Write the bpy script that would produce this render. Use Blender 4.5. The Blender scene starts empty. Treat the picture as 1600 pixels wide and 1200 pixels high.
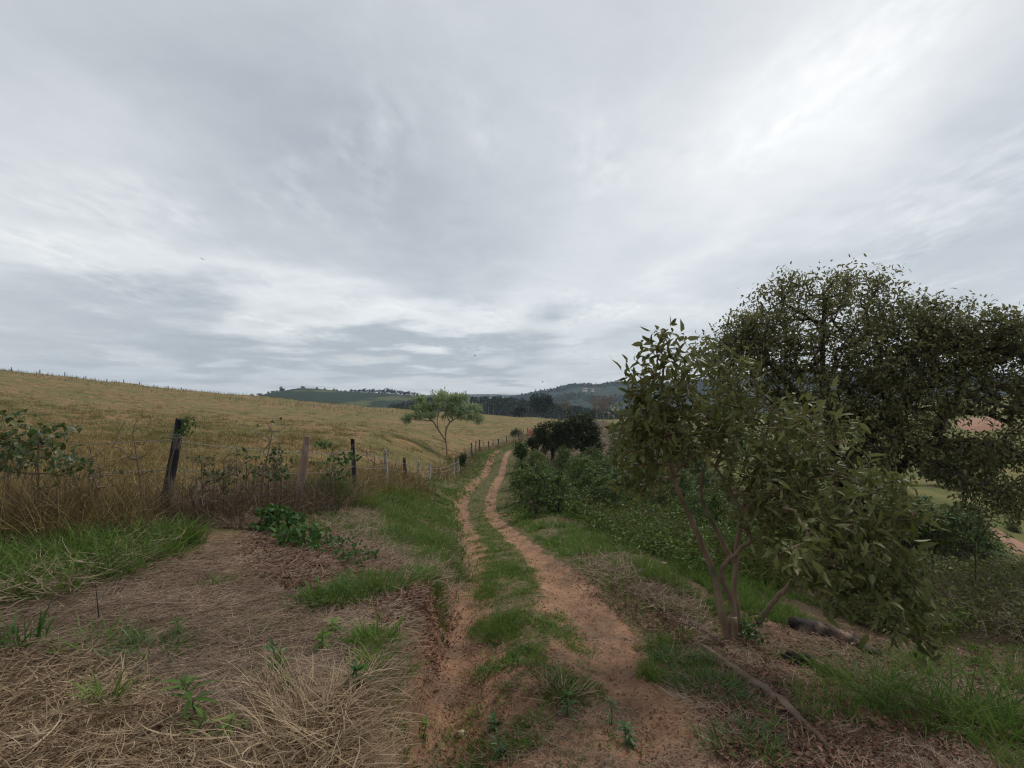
import bpy, math, random
import numpy as np
from mathutils import Vector
rng = np.random.default_rng(7)
random.seed(7)
S = bpy.context.scene
COL = S.collection
R = math.radians
FOC = 850.0; CX = 800.0; HY = 622.0

# ------------------------------------------------------------------ helpers
def P(px, py, D):
    """point at depth D (metres along +Y) seen at photo position px, py"""
    return np.array([(px - CX) / FOC * D, D, (HY - py) / FOC * D])

def vnoise(x, y, seed=0):
    xi = np.floor(x).astype(np.int64); yi = np.floor(y).astype(np.int64)
    fx = x - xi; fy = y - yi
    fx = fx * fx * (3 - 2 * fx); fy = fy * fy * (3 - 2 * fy)
    def h(a, b):
        n = (a * 374761393 + b * 668265263 + seed * 982451653) & 0x7fffffff
        n = ((n ^ (n >> 13)) * 1274126177) & 0x7fffffff
        n = n ^ (n >> 16)
        return (n & 0xffff) / 65535.0
    return (h(xi, yi) * (1 - fx) + h(xi + 1, yi) * fx) * (1 - fy) + (h(xi, yi + 1) * (1 - fx) + h(xi + 1, yi + 1) * fx) * fy

def fbm(x, y, octs=4, seed=0):
    x = np.asarray(x, float); y = np.asarray(y, float)
    s = 0; a = 0.5; t = 0
    for o in range(octs):
        s = s + a * vnoise(x * 2 ** o + 17.3 * o, y * 2 ** o - 9.1 * o, seed + o); t += a; a *= 0.5
    return s / t

def sst(a, b, x):
    t = np.clip((x - a) / (b - a), 0, 1)
    return t * t * (3 - 2 * t)

class MB:
    def __init__(s): s.v = []; s.f = []; s.r = []; s.n = 0
    def add(s, v, faces, r=None):
        v = np.asarray(v, float).reshape(-1, 3)
        for f in faces:
            s.f.append(np.asarray(f, np.int64) + s.n)
        s.v.append(v); s.r.append(np.zeros(len(v)) if r is None else np.broadcast_to(np.asarray(r, float), (len(v),)))
        s.n += len(v)
    def build(s, name, mat, parent=None, smooth=False, origin=None):
        me = bpy.data.meshes.new(name)
        v = np.concatenate(s.v); rr = np.concatenate(s.r)
        if origin is not None: v = v - np.asarray(origin)
        me.vertices.add(len(v)); me.vertices.foreach_set('co', v.astype(np.float32).ravel())
        loops = np.concatenate([f.ravel() for f in s.f]); tot = np.concatenate([np.full(len(f), f.shape[1]) for f in s.f])
        start = np.concatenate([[0], np.cumsum(tot)[:-1]])
        me.loops.add(len(loops)); me.loops.foreach_set('vertex_index', loops.astype(np.int32))
        me.polygons.add(len(tot)); me.polygons.foreach_set('loop_start', start.astype(np.int32))
        if smooth: me.polygons.foreach_set('use_smooth', np.ones(len(tot), bool))
        a = me.attributes.new('rnd', 'FLOAT', 'POINT'); a.data.foreach_set('value', rr.astype(np.float32))
        me.update(calc_edges=True)
        if mat: me.materials.append(mat)
        o = bpy.data.objects.new(name, me); COL.objects.link(o)
        if parent is not None: o.parent = parent
        if origin is not None and parent is None: o.location = tuple(origin)
        return o

def tag(o, label=None, cat=None, group=None, kind=None):
    if label: o['label'] = label
    if cat: o['category'] = cat
    if group: o['group'] = group
    if kind: o['kind'] = kind
    return o

def thing(name, loc, label, cat, group=None):
    o = bpy.data.objects.new(name, None); COL.objects.link(o); o.location = tuple(loc)
    o.empty_display_size = 0.2
    return tag(o, label, cat, group)

def copy_tree(o, loc, rz=0, sc=1.0, label=None, group=None):
    c = o.copy(); COL.objects.link(c); c.location = tuple(loc); c.rotation_euler = (0, 0, rz)
    c.scale = (sc, sc, sc) if np.isscalar(sc) else tuple(sc)
    if label: c['label'] = label
    if group: c['group'] = group
    for ch in list(o.children):
        d = ch.copy(); COL.objects.link(d); d.parent = c
    return c

def norm(v): return v / np.maximum(np.linalg.norm(v, axis=-1, keepdims=True), 1e-9)

def blades(mb, base, h, w, az, a0, da, segs=2, dcurl=None, roll=None, r=None, prof=1.5):
    N = len(base)
    h = np.broadcast_to(h, (N,)); w = np.broadcast_to(w, (N,)); az = np.broadcast_to(az, (N,)); a0 = np.broadcast_to(a0, (N,)); da = np.broadcast_to(da, (N,))
    dcurl = np.zeros(N) if dcurl is None else np.broadcast_to(dcurl, (N,))
    roll = np.zeros(N) if roll is None else np.broadcast_to(roll, (N,))
    p = base.copy(); rows = []
    for i in range(segs + 1):
        t = i / segs
        ang = a0 + da * t; azz = az + dcurl * t
        d = np.stack([np.sin(ang) * np.cos(azz), np.sin(ang) * np.sin(azz), np.cos(ang)], 1)
        pe = np.stack([-np.sin(azz), np.cos(azz), 0 * azz], 1)
        nn = np.cross(d, pe)
        wv = pe * np.cos(roll)[:, None] + nn * np.sin(roll)[:, None]
        if i < segs:
            ww = (w * (1 - 0.85 * t ** prof) * 0.5)[:, None]
            rows += [p - wv * ww, p + wv * ww]
        else: rows.append(p)
        p = p + d * (h / segs)[:, None]
    K = 2 * segs + 1
    V = np.stack(rows, 1).reshape(-1, 3)
    b = (np.arange(N) * K)[:, None]
    fs = [np.concatenate([b + [[2 * i, 2 * i + 1, 2 * i + 3, 2 * i + 2]]], 1) for i in range(segs - 1)]
    tri = b + [[2 * segs - 2, 2 * segs - 1, 2 * segs]]
    rr = rng.random(N) if r is None else np.broadcast_to(r, (N,))
    faces = ([np.concatenate(fs)] if fs else []) + [tri]
    mb.add(V, faces, np.repeat(rr, K))

def leaves(mb, base, d, nrm, L, W, droop=0.2, r=None, fold=0.18, simple=False):
    N = len(base)
    d = norm(d); side = norm(np.cross(d, nrm)); n = np.cross(side, d)
    L = np.broadcast_to(L, (N,))[:, None]; W = np.broadcast_to(W, (N,))[:, None]; dr = np.broadcast_to(droop, (N,))[:, None]
    rr = rng.random(N) if r is None else np.broadcast_to(r, (N,))
    mid = lambda t: base + d * L * t - n * dr * L * t * t
    if simple:
        V = np.stack([mid(0), mid(0.45) - side * W / 2 + n * W * fold, mid(1), mid(0.45) + side * W / 2 + n * W * fold], 1)
        b = (np.arange(N) * 4)[:, None]
        mb.add(V.reshape(-1, 3), [np.concatenate([b + [[0, 1, 2]], b + [[0, 2, 3]]])], np.repeat(rr, 4)); return
    V = np.stack([mid(0), mid(.3), mid(.65), mid(1),
                  mid(.3) - side * W * .5 + n * W * fold, mid(.65) - side * W * .43 + n * W * fold,
                  mid(.3) + side * W * .5 + n * W * fold, mid(.65) + side * W * .43 + n * W * fold], 1)
    b = (np.arange(N) * 8)[:, None]
    tr = np.concatenate([b + [[0, 1, 4]], b + [[0, 6, 1]], b + [[2, 3, 5]], b + [[2, 7, 3]]])
    qd = np.concatenate([b + [[1, 2, 5, 4]], b + [[1, 6, 7, 2]]])
    mb.add(V.reshape(-1, 3), [tr, qd], np.repeat(rr, 8))

def tube(mb, pts, rad, sides=8, r=0.5, rough=0.0, cap=True):
    pts = np.asarray(pts, float); n = len(pts); rad = np.broadcast_to(rad, (n,))
    tan = norm(np.gradient(pts, axis=0))
    ref = np.array([1.0, 0, 0]) if abs(tan[0][0]) < .8 else np.array([0, 1.0, 0])
    V = []
    ph = np.arange(sides) * 2 * np.pi / sides
    lump = 1 + rough * (rng.random(sides) - .5) * 2
    for i in range(n):
        a = norm(np.cross(tan[i], ref)); b = np.cross(tan[i], a); ref = np.cross(a, tan[i])
        lum = lump * (1 + rough * .5 * (rng.random(sides) - .5))
        V.append(pts[i] + (np.cos(ph)[:, None] * a + np.sin(ph)[:, None] * b) * (rad[i] * lum)[:, None])
    V = np.concatenate(V)
    F = []
    for i in range(n - 1):
        for k in range(sides):
            k2 = (k + 1) % sides
            F.append([i * sides + k, i * sides + k2, (i + 1) * sides + k2, (i + 1) * sides + k])
    fs = [np.array(F)]
    if cap: fs += [np.arange(sides)[None, ::-1], ((n - 1) * sides + np.arange(sides))[None]]
    mb.add(V, fs, r)

def edges_tubes(mb, p0, p1, r0, r1, sides=5, r=0.5):
    p0 = np.asarray(p0); p1 = np.asarray(p1); N = len(p0)
    if N == 0: return
    d = norm(p1 - p0); ref = np.where(np.abs(d[:, 2:3]) > .9, [[1., 0, 0]], [[0, 0, 1.]])
    a = norm(np.cross(d, ref)); b = np.cross(d, a)
    ph = np.arange(sides) * 2 * np.pi / sides
    ring = np.cos(ph)[None, :, None] * a[:, None] + np.sin(ph)[None, :, None] * b[:, None]
    r0 = np.broadcast_to(r0, (N,)); r1 = np.broadcast_to(r1, (N,))
    V = np.concatenate([p0[:, None] - d[:, None] * (r0 * .4)[:, None, None] + ring * r0[:, None, None], p1[:, None] + ring * r1[:, None, None]], 1)
    k = np.arange(sides); k2 = (k + 1) % sides
    f = np.stack([k, k2, k2 + sides, k + sides], 1)
    F = ((np.arange(N) * 2 * sides)[:, None, None] + f[None]).reshape(-1, 4)
    mb.add(V.reshape(-1, 3), [F], r)

def spline(pts, n):
    pts = np.asarray(pts, float); m = len(pts)
    t = np.linspace(0, m - 1, n); out = []
    for x in t:
        i = min(int(x), m - 2); u = x - i
        p0 = pts[max(i - 1, 0)]; p1 = pts[i]; p2 = pts[i + 1]; p3 = pts[min(i + 2, m - 1)]
        out.append(0.5 * (2 * p1 + (p2 - p0) * u + (2 * p0 - 5 * p1 + 4 * p2 - p3) * u * u + (3 * p1 - p0 - 3 * p2 + p3) * u ** 3))
    return np.array(out)

def grow(paths, tips, seg=0.25, wander=0.12, sag=0.0, w_path=0.25):
    """branch skeleton: paths are trunk polylines (first starts at the root), each tip is joined to the nearest branch"""
    nodes = []; par = []; plen = []
    for k, pth in enumerate(paths):
        pth = np.asarray(pth, float)
        if k == 0: nodes.append(pth[0]); par.append(-1); plen.append(0.0); last = 0
        else:
            A = np.array(nodes); last = int(np.argmin(((A - pth[0]) ** 2).sum(1)))
        for p in pth[1:]:
            nodes.append(p); par.append(last); plen.append(plen[last] + np.linalg.norm(p - nodes[last])); last = len(nodes) - 1
    ntr = len(nodes)
    cap = ntr + 60 * len(tips)
    A = np.zeros((cap, 3)); A[:ntr] = nodes; PL = np.zeros(cap); PL[:ntr] = plen; PR = np.full(cap, -1); PR[:ntr] = par
    n = ntr; ends = []
    top = A[:ntr].mean(0)
    order = np.argsort(((tips - top) ** 2).sum(1))
    zmin = A[0][2]
    hgt = max(A[:ntr, 2].max() - zmin, .1)
    low = (A[:ntr, 2] - zmin) < 0.3 * hgt
    pen = np.zeros(cap); pen[:ntr][low] = 1.0 * hgt
    for ti in order:
        t = tips[ti]
        d = np.sqrt(((A[:n] - t) ** 2).sum(1)) + w_path * PL[:n] + pen[:n]
        i = int(np.argmin(d)); p0 = A[i].copy(); L = np.linalg.norm(t - p0)
        m = min(50, max(1, int(L / seg))); last = i
        off = rng.normal(0, wander, 3) * L * .5
        for k in range(1, m + 1):
            u = k / m
            q = p0 + (t - p0) * u + off * math.sin(math.pi * u) + np.array([0, 0, sag * L * math.sin(math.pi * u)])
            A[n] = q; PR[n] = last; PL[n] = PL[last] + np.linalg.norm(q - A[last]); last = n; n += 1
        ends.append(last)
    return A[:n], PR[:n], np.array(ends), ntr

def radii(A, PR, ends, rtip, p=0.42, rmax=1.0):
    cnt = np.zeros(len(A)); cnt[ends] = 1
    for i in range(len(A) - 1, 0, -1):
        if PR[i] >= 0: cnt[PR[i]] += max(cnt[i], 0.0)
    return np.minimum(rtip * np.maximum(cnt, .5) ** p, rmax)

def in_ell(n, c, rad, shell=0.35):
    d = norm(rng.normal(size=(n, 3))); rr = (shell + (1 - shell) * rng.random(n)) ** (1 / 1.5)
    return np.asarray(c) + d * rr[:, None] * np.asarray(rad)

# ------------------------------------------------------------------ terrain
TP = np.array([[1300,2.5],[1200,3.05],[1150,3.4],[1050,4.25],[950,5.83],[880,8.87],[849,12],[816,18.9],[788,23.2],[750,34],[728,43],[712,50],[704,56]])
RL = np.array([[1300,672],[1200,690],[1150,700],[1050,712],[950,725],[880,736],[849,736],[816,722],[788,720],[768,735],[750,750],[728,762],[712,772],[704,786]])
RR = np.array([[1300,1060],[1200,1020],[1150,1000],[1050,955],[950,895],[880,848],[849,815],[816,776],[796,764],[778,768],[764,774],[750,780],[728,786],[712,792],[704,806]])
def Dpy(py): return np.exp(np.interp(py, TP[::-1, 0], np.log(TP[::-1, 1])))
rLD = Dpy(RL[:, 0]); rLX = (RL[:, 1] - CX) / FOC * rLD
rRD = Dpy(RR[:, 0]); rRX = (RR[:, 1] - CX) / FOC * rRD
rLD = np.append(rLD, [64, 80]); rLX = np.append(rLX, [2.5, 9]); rRD = np.append(rRD, [64, 80]); rRX = np.append(rRX, [4.0, 10.5])
yy = np.linspace(1.5, 80, 800)
def smo(a):
    k = np.ones(15) / 15; return np.convolve(np.pad(a, 7, mode='edge'), k, 'valid')
LXs = smo(np.interp(yy, rLD, rLX)); RXs = smo(np.interp(yy, rRD, rRX))
def xL(y): return np.interp(y, yy, LXs)
def xR(y): return np.interp(y, yy, RXs)

CP = [(690,1200,3.05),(850,1200,3.05),(850,1150,3.4),(836,1050,4.25),(812,950,5.83),(793,880,8.87),(778,849,12),(749,816,18.9),(742,788,23.2),(765,750,34),(775,728,43),(782,712,50),
 (760,702,60),(812,687,80),(830,672,110),(850,657,160),
 (300,1150,2.8),(0,1150,2.8),(300,1000,3.9),(0,1000,3.8),(500,1000,4.0),(560,1150,2.95),(300,900,5.3),(550,900,5.7),(265,815,7.4),(60,840,6.3),(463,800,9.9),(0,800,7.5),(553,775,13.2),(602,760,16.5),(633,757,20),(685,745,28.8),(709,738,36),(730,720,45),
 (100,740,10),(300,740,12),(300,700,20),(500,700,25),(650,700,40),(700,710,45),(100,680,20),(100,640,50),(300,650,50),(500,660,60),(650,670,80),(100,610,100),(300,630,110),(500,645,120),(700,662,120),
 (0,579,150),(200,600,160),(400,620,180),(530,632,190),(640,641,190),(750,649,172),(-250,560,140),
 (0,600,280),(400,650,350),(640,665,350),(850,662,300),(-250,600,300),(200,632,320),
 (1000,950,5.9),(1150,1005,5.3),(1000,900,7),(1300,1150,3.6),(1550,1150,3.9),(1150,1150,3.5),(1300,1050,5.0),(1550,1050,5.5),(1400,980,7.5),(1550,980,8),(1550,900,16),(1400,900,14),(1250,900,11),(1100,870,11),(950,822,16),(845,808,18),(950,760,30),(1100,780,28),(1100,720,50),(900,718,46),(950,685,90),
 (1300,780,45),(1300,720,80),(1480,770,60),(1580,850,42),(1540,800,52),(1600,900,26),(1500,740,80),(1525,670,112),(1590,622,150),(1800,850,45),(1800,640,140),(1300,650,150),(1100,650,200),(1000,655,220),(1000,670,350),(1300,670,350),(1600,650,300),(1900,900,8),(1900,1100,4.5)]
cpw = np.array([P(*c) for c in CP])
for (a, D, z) in [(-75, 1.2, -1.75), (75, 1.2, -2.15), (0, 1.0, -2.0), (-30, 1.3, -1.8), (35, 1.2, -2.1), (0, .5, -1.95), (0, 800, -24), (-45, 900, -22), (45, 900, -22), (-70, 900, -22), (70, 900, -22), (0, 2700, -30), (60, 2700, -30), (-60, 2700, -30), (-20, 600, -22), (20, 600, -22)]:
    cpw = np.vstack([cpw, [[math.sin(R(a)) * D, math.cos(R(a)) * D, z]]])
cth = np.arctan2(cpw[:, 0], cpw[:, 1]); clr = np.log(np.hypot(cpw[:, 0], cpw[:, 1]))
cq = cpw[:, 2] / (np.exp(clr) + 15)
KA, KB, CC = 3.0, 1.0, 0.25
def feats(th, lr): return np.stack([th * KA, lr * KB], -1)
X = feats(cth, clr); n = len(X)
def ker(r2): return -np.sqrt(r2 + CC * CC)
A_ = np.zeros((n + 3, n + 3)); A_[:n, :n] = ker(((X[:, None] - X[None]) ** 2).sum(-1)) - np.eye(n) * 0.004
A_[:n, n] = 1; A_[:n, n + 1:] = X; A_[n, :n] = 1; A_[n + 1:, :n] = X.T
wts = np.linalg.solve(A_, np.concatenate([cq, [0, 0, 0]]))
def base_z(th, lr):
    a = np.abs(th); lim = R(66)
    te = np.where(a > lim, np.sign(th) * lim * (np.pi - a) / (np.pi - lim), th)
    F = feats(te, lr).reshape(-1, 2); out = np.empty(len(F))
    for i in range(0, len(F), 20000):
        f = F[i:i + 20000]; out[i:i + 20000] = ker(((f[:, None] - X[None]) ** 2).sum(-1)) @ wts[:n] + wts[n] + f @ wts[n + 1:]
    return (out * (np.exp(lr.ravel()) + 15)).reshape(lr.shape)
TH = np.concatenate([np.linspace(-180, -60, 31)[:-1], np.linspace(-60, 60, 601), np.linspace(60, 180, 31)[1:]]) * math.pi / 180
LR = np.linspace(math.log(0.6), math.log(2700), 560)
GT, GR = np.meshgrid(TH, LR)
GX = np.sin(GT) * np.exp(GR); GY = np.cos(GT) * np.exp(GR); RRg = np.exp(GR)
GZ = base_z(GT, GR)
near = np.clip(GY, 1.5, 80)
eL = xL(near) - 0.26; tc = (xL(near) + xR(near)) / 2
# bank cut on the left of the track, ruts, crown of the track
ph = GX - eL + 0.10 * (fbm(GX * 1.5, GY * 1.5, 3, 5) - .5)
amp = 0.28 * sst(8, 4.3, GY) + 0.05
front = sst(.3, 1.2, GY)
GZ += front * amp * (-np.tanh(ph / 0.05)) * np.exp(-(ph / 0.55) ** 2)
fade = sst(75, 55, GY) * front
for xr in (xL(near), xR(near)):
    GZ -= 0.055 * np.exp(-((GX - xr) / 0.17) ** 2) * fade
GZ += 0.03 * np.exp(-((GX - tc) / 0.25) ** 2) * fade
# roughness of the ground
GZ += (fbm(GX * 0.9, GY * 0.9, 4, 11) - .5) * 0.10 * np.clip(RRg / 8, .3, 2.5) * sst(300, 60, RRg)
GZ += (fbm(GX * .55, GY * .55, 3, 12) - .5) * .34 * sst(9, 25, RRg) * sst(400, 120, RRg) * sst(-2.5, -6, GX)
GZ += (fbm(GX * 6, GY * 6, 3, 21) - .5) * 0.05 * sst(25, 10, RRg)
GZ += (fbm(GX * .12, GY * .12, 3, 31) - .5) * 1.2 * sst(25, 120, RRg) * sst(600, 150, RRg)
def gz(x, y):
    x = np.asarray(x, float); y = np.asarray(y, float)
    th = np.arctan2(x, y); lr = np.clip(np.log(np.hypot(x, y) + 1e-6), LR[0], LR[-1] - 1e-6)
    fi = np.interp(th, TH, np.arange(len(TH))); fj = (lr - LR[0]) / (LR[1] - LR[0])
    i = np.clip(fi.astype(int), 0, len(TH) - 2); j = np.clip(fj.astype(int), 0, len(LR) - 2)
    u = fi - i; v = fj - j
    return (GZ[j, i] * (1 - u) + GZ[j, i + 1] * u) * (1 - v) + (GZ[j + 1, i] * (1 - u) + GZ[j + 1, i + 1] * u) * v
DS = np.exp(np.linspace(math.log(1.2), math.log(400), 420))
def at(px, py):
    """first point of the ground seen at px, py (arrays allowed)"""
    px = np.atleast_1d(np.asarray(px, float)); py = np.atleast_1d(np.asarray(py, float))
    out = np.empty((len(px), 3))
    for i in range(0, len(px), 5000):
        a = px[i:i + 5000, None]; b = py[i:i + 5000, None]
        x = (a - CX) / FOC * DS; z = (HY - b) / FOC * DS
        hit = z <= gz(x, np.broadcast_to(DS, x.shape))
        k = np.where(hit.any(1), hit.argmax(1), len(DS) - 1)
        D = DS[k]; xx = (px[i:i + 5000] - CX) / FOC * D
        out[i:i + 5000] = np.stack([xx, D, gz(xx, D)], 1)
    return out
def gp(px, D):
    x = (px - CX) / FOC * D; return np.array([x, D, float(gz(x, D))])
def inpoly(x, y, poly):
    poly = np.asarray(poly, float); c = np.zeros(len(x), bool); j = len(poly) - 1
    for i in range(len(poly)):
        xi, yi = poly[i]; xj, yj = poly[j]
        if yi != yj:
            c ^= ((yi > y) != (yj > y)) & (x < (xj - xi) * (y - yi) / (yj - yi) + xi)
        j = i
    return c
def scatter(poly, n, dens=None):
    """n ground points inside a region of the ground"""
    poly = np.asarray(poly, float); lo = poly.min(0); hi = poly.max(0)
    x = rng.uniform(lo[0], hi[0], n * 3); y = rng.uniform(lo[1], hi[1], n * 3)
    k = inpoly(x, y, poly); p = at(x[k][:n], y[k][:n])
    p[:, :2] += rng.normal(0, .01, (len(p), 2)) * p[:, 1:2]; p[:, 2] = gz(p[:, 0], p[:, 1])
    if dens is not None: p = p[rng.random(len(p)) < dens(p)]
    return p
# ------------------------------------------------------------------ materials
def NT(name):
    m = bpy.data.materials.new(name); m.use_nodes = True; nt = m.node_tree; nt.nodes.clear()
    return m, nt
def nd(nt, t, **kw):
    n = nt.nodes.new(t)
    for k, v in kw.items():
        if k.startswith('i_'):
            n.inputs[k[2:].replace('_', ' ')].default_value = v
        else: setattr(n, k, v)
    return n
def ramp(nt, stops, fac, interp='LINEAR'):
    r = nd(nt, 'ShaderNodeValToRGB'); cr = r.color_ramp; cr.interpolation = interp
    while len(cr.elements) < len(stops): cr.elements.new(.5)
    for e, (p, c) in zip(cr.elements, stops): e.position = p; e.color = (*c, 1) if len(c) == 3 else c
    nt.links.new(fac, r.inputs[0]); return r.outputs[0]
def mixc(nt, f, a, b, mode='MIX'):
    m = nd(nt, 'ShaderNodeMix', data_type='RGBA', blend_type=mode)
    for s, v in ((0, f), (6, a), (7, b)):
        if hasattr(v, 'is_output') or isinstance(v, bpy.types.NodeSocket): nt.links.new(v, m.inputs[s])
        else: m.inputs[s].default_value = v if s == 0 else (*v, 1)
    return m.outputs[2]
def math_(nt, op, a, b=None, c=None, clamp=False):
    m = nd(nt, 'ShaderNodeMath', operation=op, use_clamp=clamp)
    for i, v in enumerate((a, b, c)):
        if v is None: continue
        if isinstance(v, bpy.types.NodeSocket): nt.links.new(v, m.inputs[i])
        else: m.inputs[i].default_value = v
    return m.outputs[0]
def attr(nt, name): return nd(nt, 'ShaderNodeAttribute', attribute_name=name).outputs['Fac']
def noise(nt, vec, scale, detail=4, rough=.55, dist=0.0):
    n = nd(nt, 'ShaderNodeTexNoise'); n.inputs['Scale'].default_value = scale; n.inputs['Detail'].default_value = detail
    n.inputs['Roughness'].default_value = rough; n.inputs['Distortion'].default_value = dist
    if vec is not None: nt.links.new(vec, n.inputs['Vector'])
    return n.outputs['Fac']
def mapping(nt, vec, scale=(1, 1, 1), rot=(0, 0, 0)):
    m = nd(nt, 'ShaderNodeMapping'); m.inputs['Scale'].default_value = scale; m.inputs['Rotation'].default_value = rot
    nt.links.new(vec, m.inputs[0]); return m.outputs[0]
def bump(nt, h, strength=.5, dist=.02):
    b = nd(nt, 'ShaderNodeBump'); b.inputs['Strength'].default_value = strength; b.inputs['Distance'].default_value = dist
    nt.links.new(h, b.inputs['Height']); return b.outputs[0]

def foliage(name, stops, transl=0.25, rough=.5, spec=.3, var=0.35, vs=1.5, back=None):
    """leaf or blade: colour per leaf from 'rnd', broken by a slow noise over the plant; some light passes through"""
    m, nt = NT(name)
    geo = nd(nt, 'ShaderNodeNewGeometry')
    a = attr(nt, 'rnd')
    nz = noise(nt, geo.outputs['Position'], vs, 3)
    f = math_(nt, 'ADD', math_(nt, 'MULTIPLY', a, 1 - var), math_(nt, 'MULTIPLY', math_(nt, 'SUBTRACT', math_(nt, 'MULTIPLY', nz, 2.0), .5), var), clamp=True)
    c = ramp(nt, stops, f)
    if back: c = mixc(nt, geo.outputs['Backfacing'], c, mixc(nt, .75, c, back))
    p = nd(nt, 'ShaderNodeBsdfPrincipled'); p.inputs['Roughness'].default_value = rough
    p.inputs['Specular IOR Level'].default_value = spec
    nt.links.new(c, p.inputs['Base Color'])
    out = nd(nt, 'ShaderNodeOutputMaterial')
    if transl > 0:
        t = nd(nt, 'ShaderNodeBsdfTranslucent'); nt.links.new(mixc(nt, .35, c, (.10, .13, .02)), t.inputs[0])
        mx = nd(nt, 'ShaderNodeMixShader'); mx.inputs[0].default_value = transl
        nt.links.new(p.outputs[0], mx.inputs[1]); nt.links.new(t.outputs[0], mx.inputs[2]); nt.links.new(mx.outputs[0], out.inputs[0])
    else: nt.links.new(p.outputs[0], out.inputs[0])
    return m

def bark(name, c1, c2, c3, scale=6, stretch=.25, bs=.6, bd=.02):
    m, nt = NT(name)
    tc = nd(nt, 'ShaderNodeTexCoord').outputs['Object']
    v = mapping(nt, tc, (1, 1, stretch))
    n1 = noise(nt, v, scale, 6, .65, .4); n2 = noise(nt, tc, scale * .35, 3)
    n3 = noise(nt, mapping(nt, tc, (1, 1, stretch * .4)), scale * 5, 4, .6)
    c = mixc(nt, ramp(nt, [(.35, (0, 0, 0)), (.65, (1, 1, 1))], n1), c1, c2)
    c = mixc(nt, ramp(nt, [(.5, (0, 0, 0)), (.68, (1, 1, 1))], n2), c, c3)
    p = nd(nt, 'ShaderNodeBsdfPrincipled'); p.inputs['Roughness'].default_value = .85; p.inputs['Specular IOR Level'].default_value = .2
    nt.links.new(c, p.inputs['Base Color'])
    nt.links.new(bump(nt, math_(nt, 'ADD', n1, math_(nt, 'MULTIPLY', n3, .6)), bs, bd), p.inputs['Normal'])
    nt.links.new(p.outputs[0], nd(nt, 'ShaderNodeOutputMaterial').inputs[0])
    return m

M = {}
M['straw'] = foliage('dry_straw', [(0, (.09, .055, .03)), (.35, (.22, .145, .085)), (.7, (.36, .26, .16)), (1, (.52, .41, .27))], .05, .6, .2, .35, 2.0)
M['straw_fine'] = foliage('fine_straw', [(0, (.12, .078, .052)), (.4, (.255, .18, .125)), (.8, (.38, .285, .205)), (1, (.48, .38, .28))], .05, .7, .15, .5, 1.5)
M['litter'] = foliage('leaf_litter', [(0, (.05, .028, .02)), (.4, (.13, .06, .04)), (.8, (.22, .115, .075)), (1, (.34, .2, .13))], .05, .7, .2, .3, 2.0)
M['grass'] = foliage('green_grass', [(0, (.045, .085, .016)), (.35, (.085, .155, .026)), (.65, (.135, .215, .040)), (.85, (.19, .235, .06)), (.93, (.29, .24, .10)), (1, (.38, .29, .15))], .3, .55, .15, .4, 1.2)
M['grass_deep'] = foliage('deep_green_grass', [(0, (.035, .07, .016)), (.5, (.075, .135, .026)), (.85, (.13, .19, .045)), (.93, (.23, .22, .08)), (1, (.34, .27, .12))], .3, .55, .15, .4, 1.5)
M['pasture'] = foliage('dry_pasture_grass', [(0, (.055, .045, .018)), (.25, (.12, .095, .036)), (.5, (.20, .145, .058)), (.75, (.285, .205, .085)), (1, (.42, .32, .15))], .1, .7, .1, .6, .8)
M['pasture_green'] = foliage('yellow_green_pasture', [(0, (.055, .065, .02)), (.5, (.115, .12, .035)), (1, (.21, .175, .06))], .2, .7, .1, .5, .5)
M['tawny'] = foliage('tawny_dead_grass', [(0, (.085, .06, .028)), (.4, (.185, .13, .055)), (.8, (.29, .21, .09)), (1, (.39, .30, .14))], .1, .65, .15, .4, 1.0)
M['weed'] = foliage('weed_leaf', [(0, (.03, .065, .016)), (.6, (.065, .125, .025)), (1, (.11, .17, .04))], .3, .45, .4, .3, 3.0)
M['broadleaf'] = foliage('broad_leaf', [(0, (.018, .05, .012)), (.6, (.042, .105, .02)), (1, (.08, .15, .03))], .3, .5, .15, .3, 3.0)
M['creeper'] = foliage('creeper_leaf', [(0, (.035, .055, .02)), (.5, (.065, .095, .03)), (.75, (.13, .14, .04)), (.9, (.20, .13, .05)), (1, (.22, .09, .04))], .3, .45, .4, .3, 3.0)
M['guava'] = foliage('olive_leaf', [(0, (.042, .050, .013)), (.5, (.090, .100, .026)), (.85, (.145, .150, .042)), (.95, (.21, .18, .05)), (.98, (.32, .21, .03)), (1, (.38, .18, .03))], .28, .5, .18, .45, 2.0, back=(.205, .20, .085))
M['bigtree'] = foliage('dull_olive_leaf', [(0, (.055, .056, .018)), (.5, (.115, .115, .040)), (.85, (.17, .165, .058)), (.97, (.22, .175, .06)), (1, (.28, .16, .045))], .36, .5, .2, .45, .7, back=(.23, .22, .11))
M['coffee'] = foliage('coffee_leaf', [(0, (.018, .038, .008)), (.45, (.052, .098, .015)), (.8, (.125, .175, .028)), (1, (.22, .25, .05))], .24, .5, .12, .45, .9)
M['coffee_dull'] = foliage('dull_coffee_leaf', [(0, (.04, .05, .014)), (.5, (.09, .105, .026)), (.85, (.15, .15, .04)), (1, (.22, .16, .06))], .2, .6, .08, .5, 1.0)
M['darktree'] = foliage('dark_tree_leaf', [(0, (.018, .027, .010)), (.6, (.042, .056, .020)), (1, (.09, .105, .04))], .15, .6, .08, .4, .8)
M['pale'] = foliage('feathery_leaf', [(0, (.16, .22, .10)), (.5, (.28, .36, .18)), (1, (.40, .46, .28))], .45, .5, .2, .45, 1.0)
M['distant'] = foliage('far_tree_leaf', [(0, (.010, .018, .010)), (.6, (.020, .032, .014)), (1, (.038, .052, .020))], .05, .8, .05, .6, .05)
M['bare_twig'] = foliage('bare_twig', [(0, (.08, .055, .04)), (.5, (.16, .115, .085)), (1, (.28, .22, .17))], 0, .8, .2, .3, 2.0)
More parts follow.
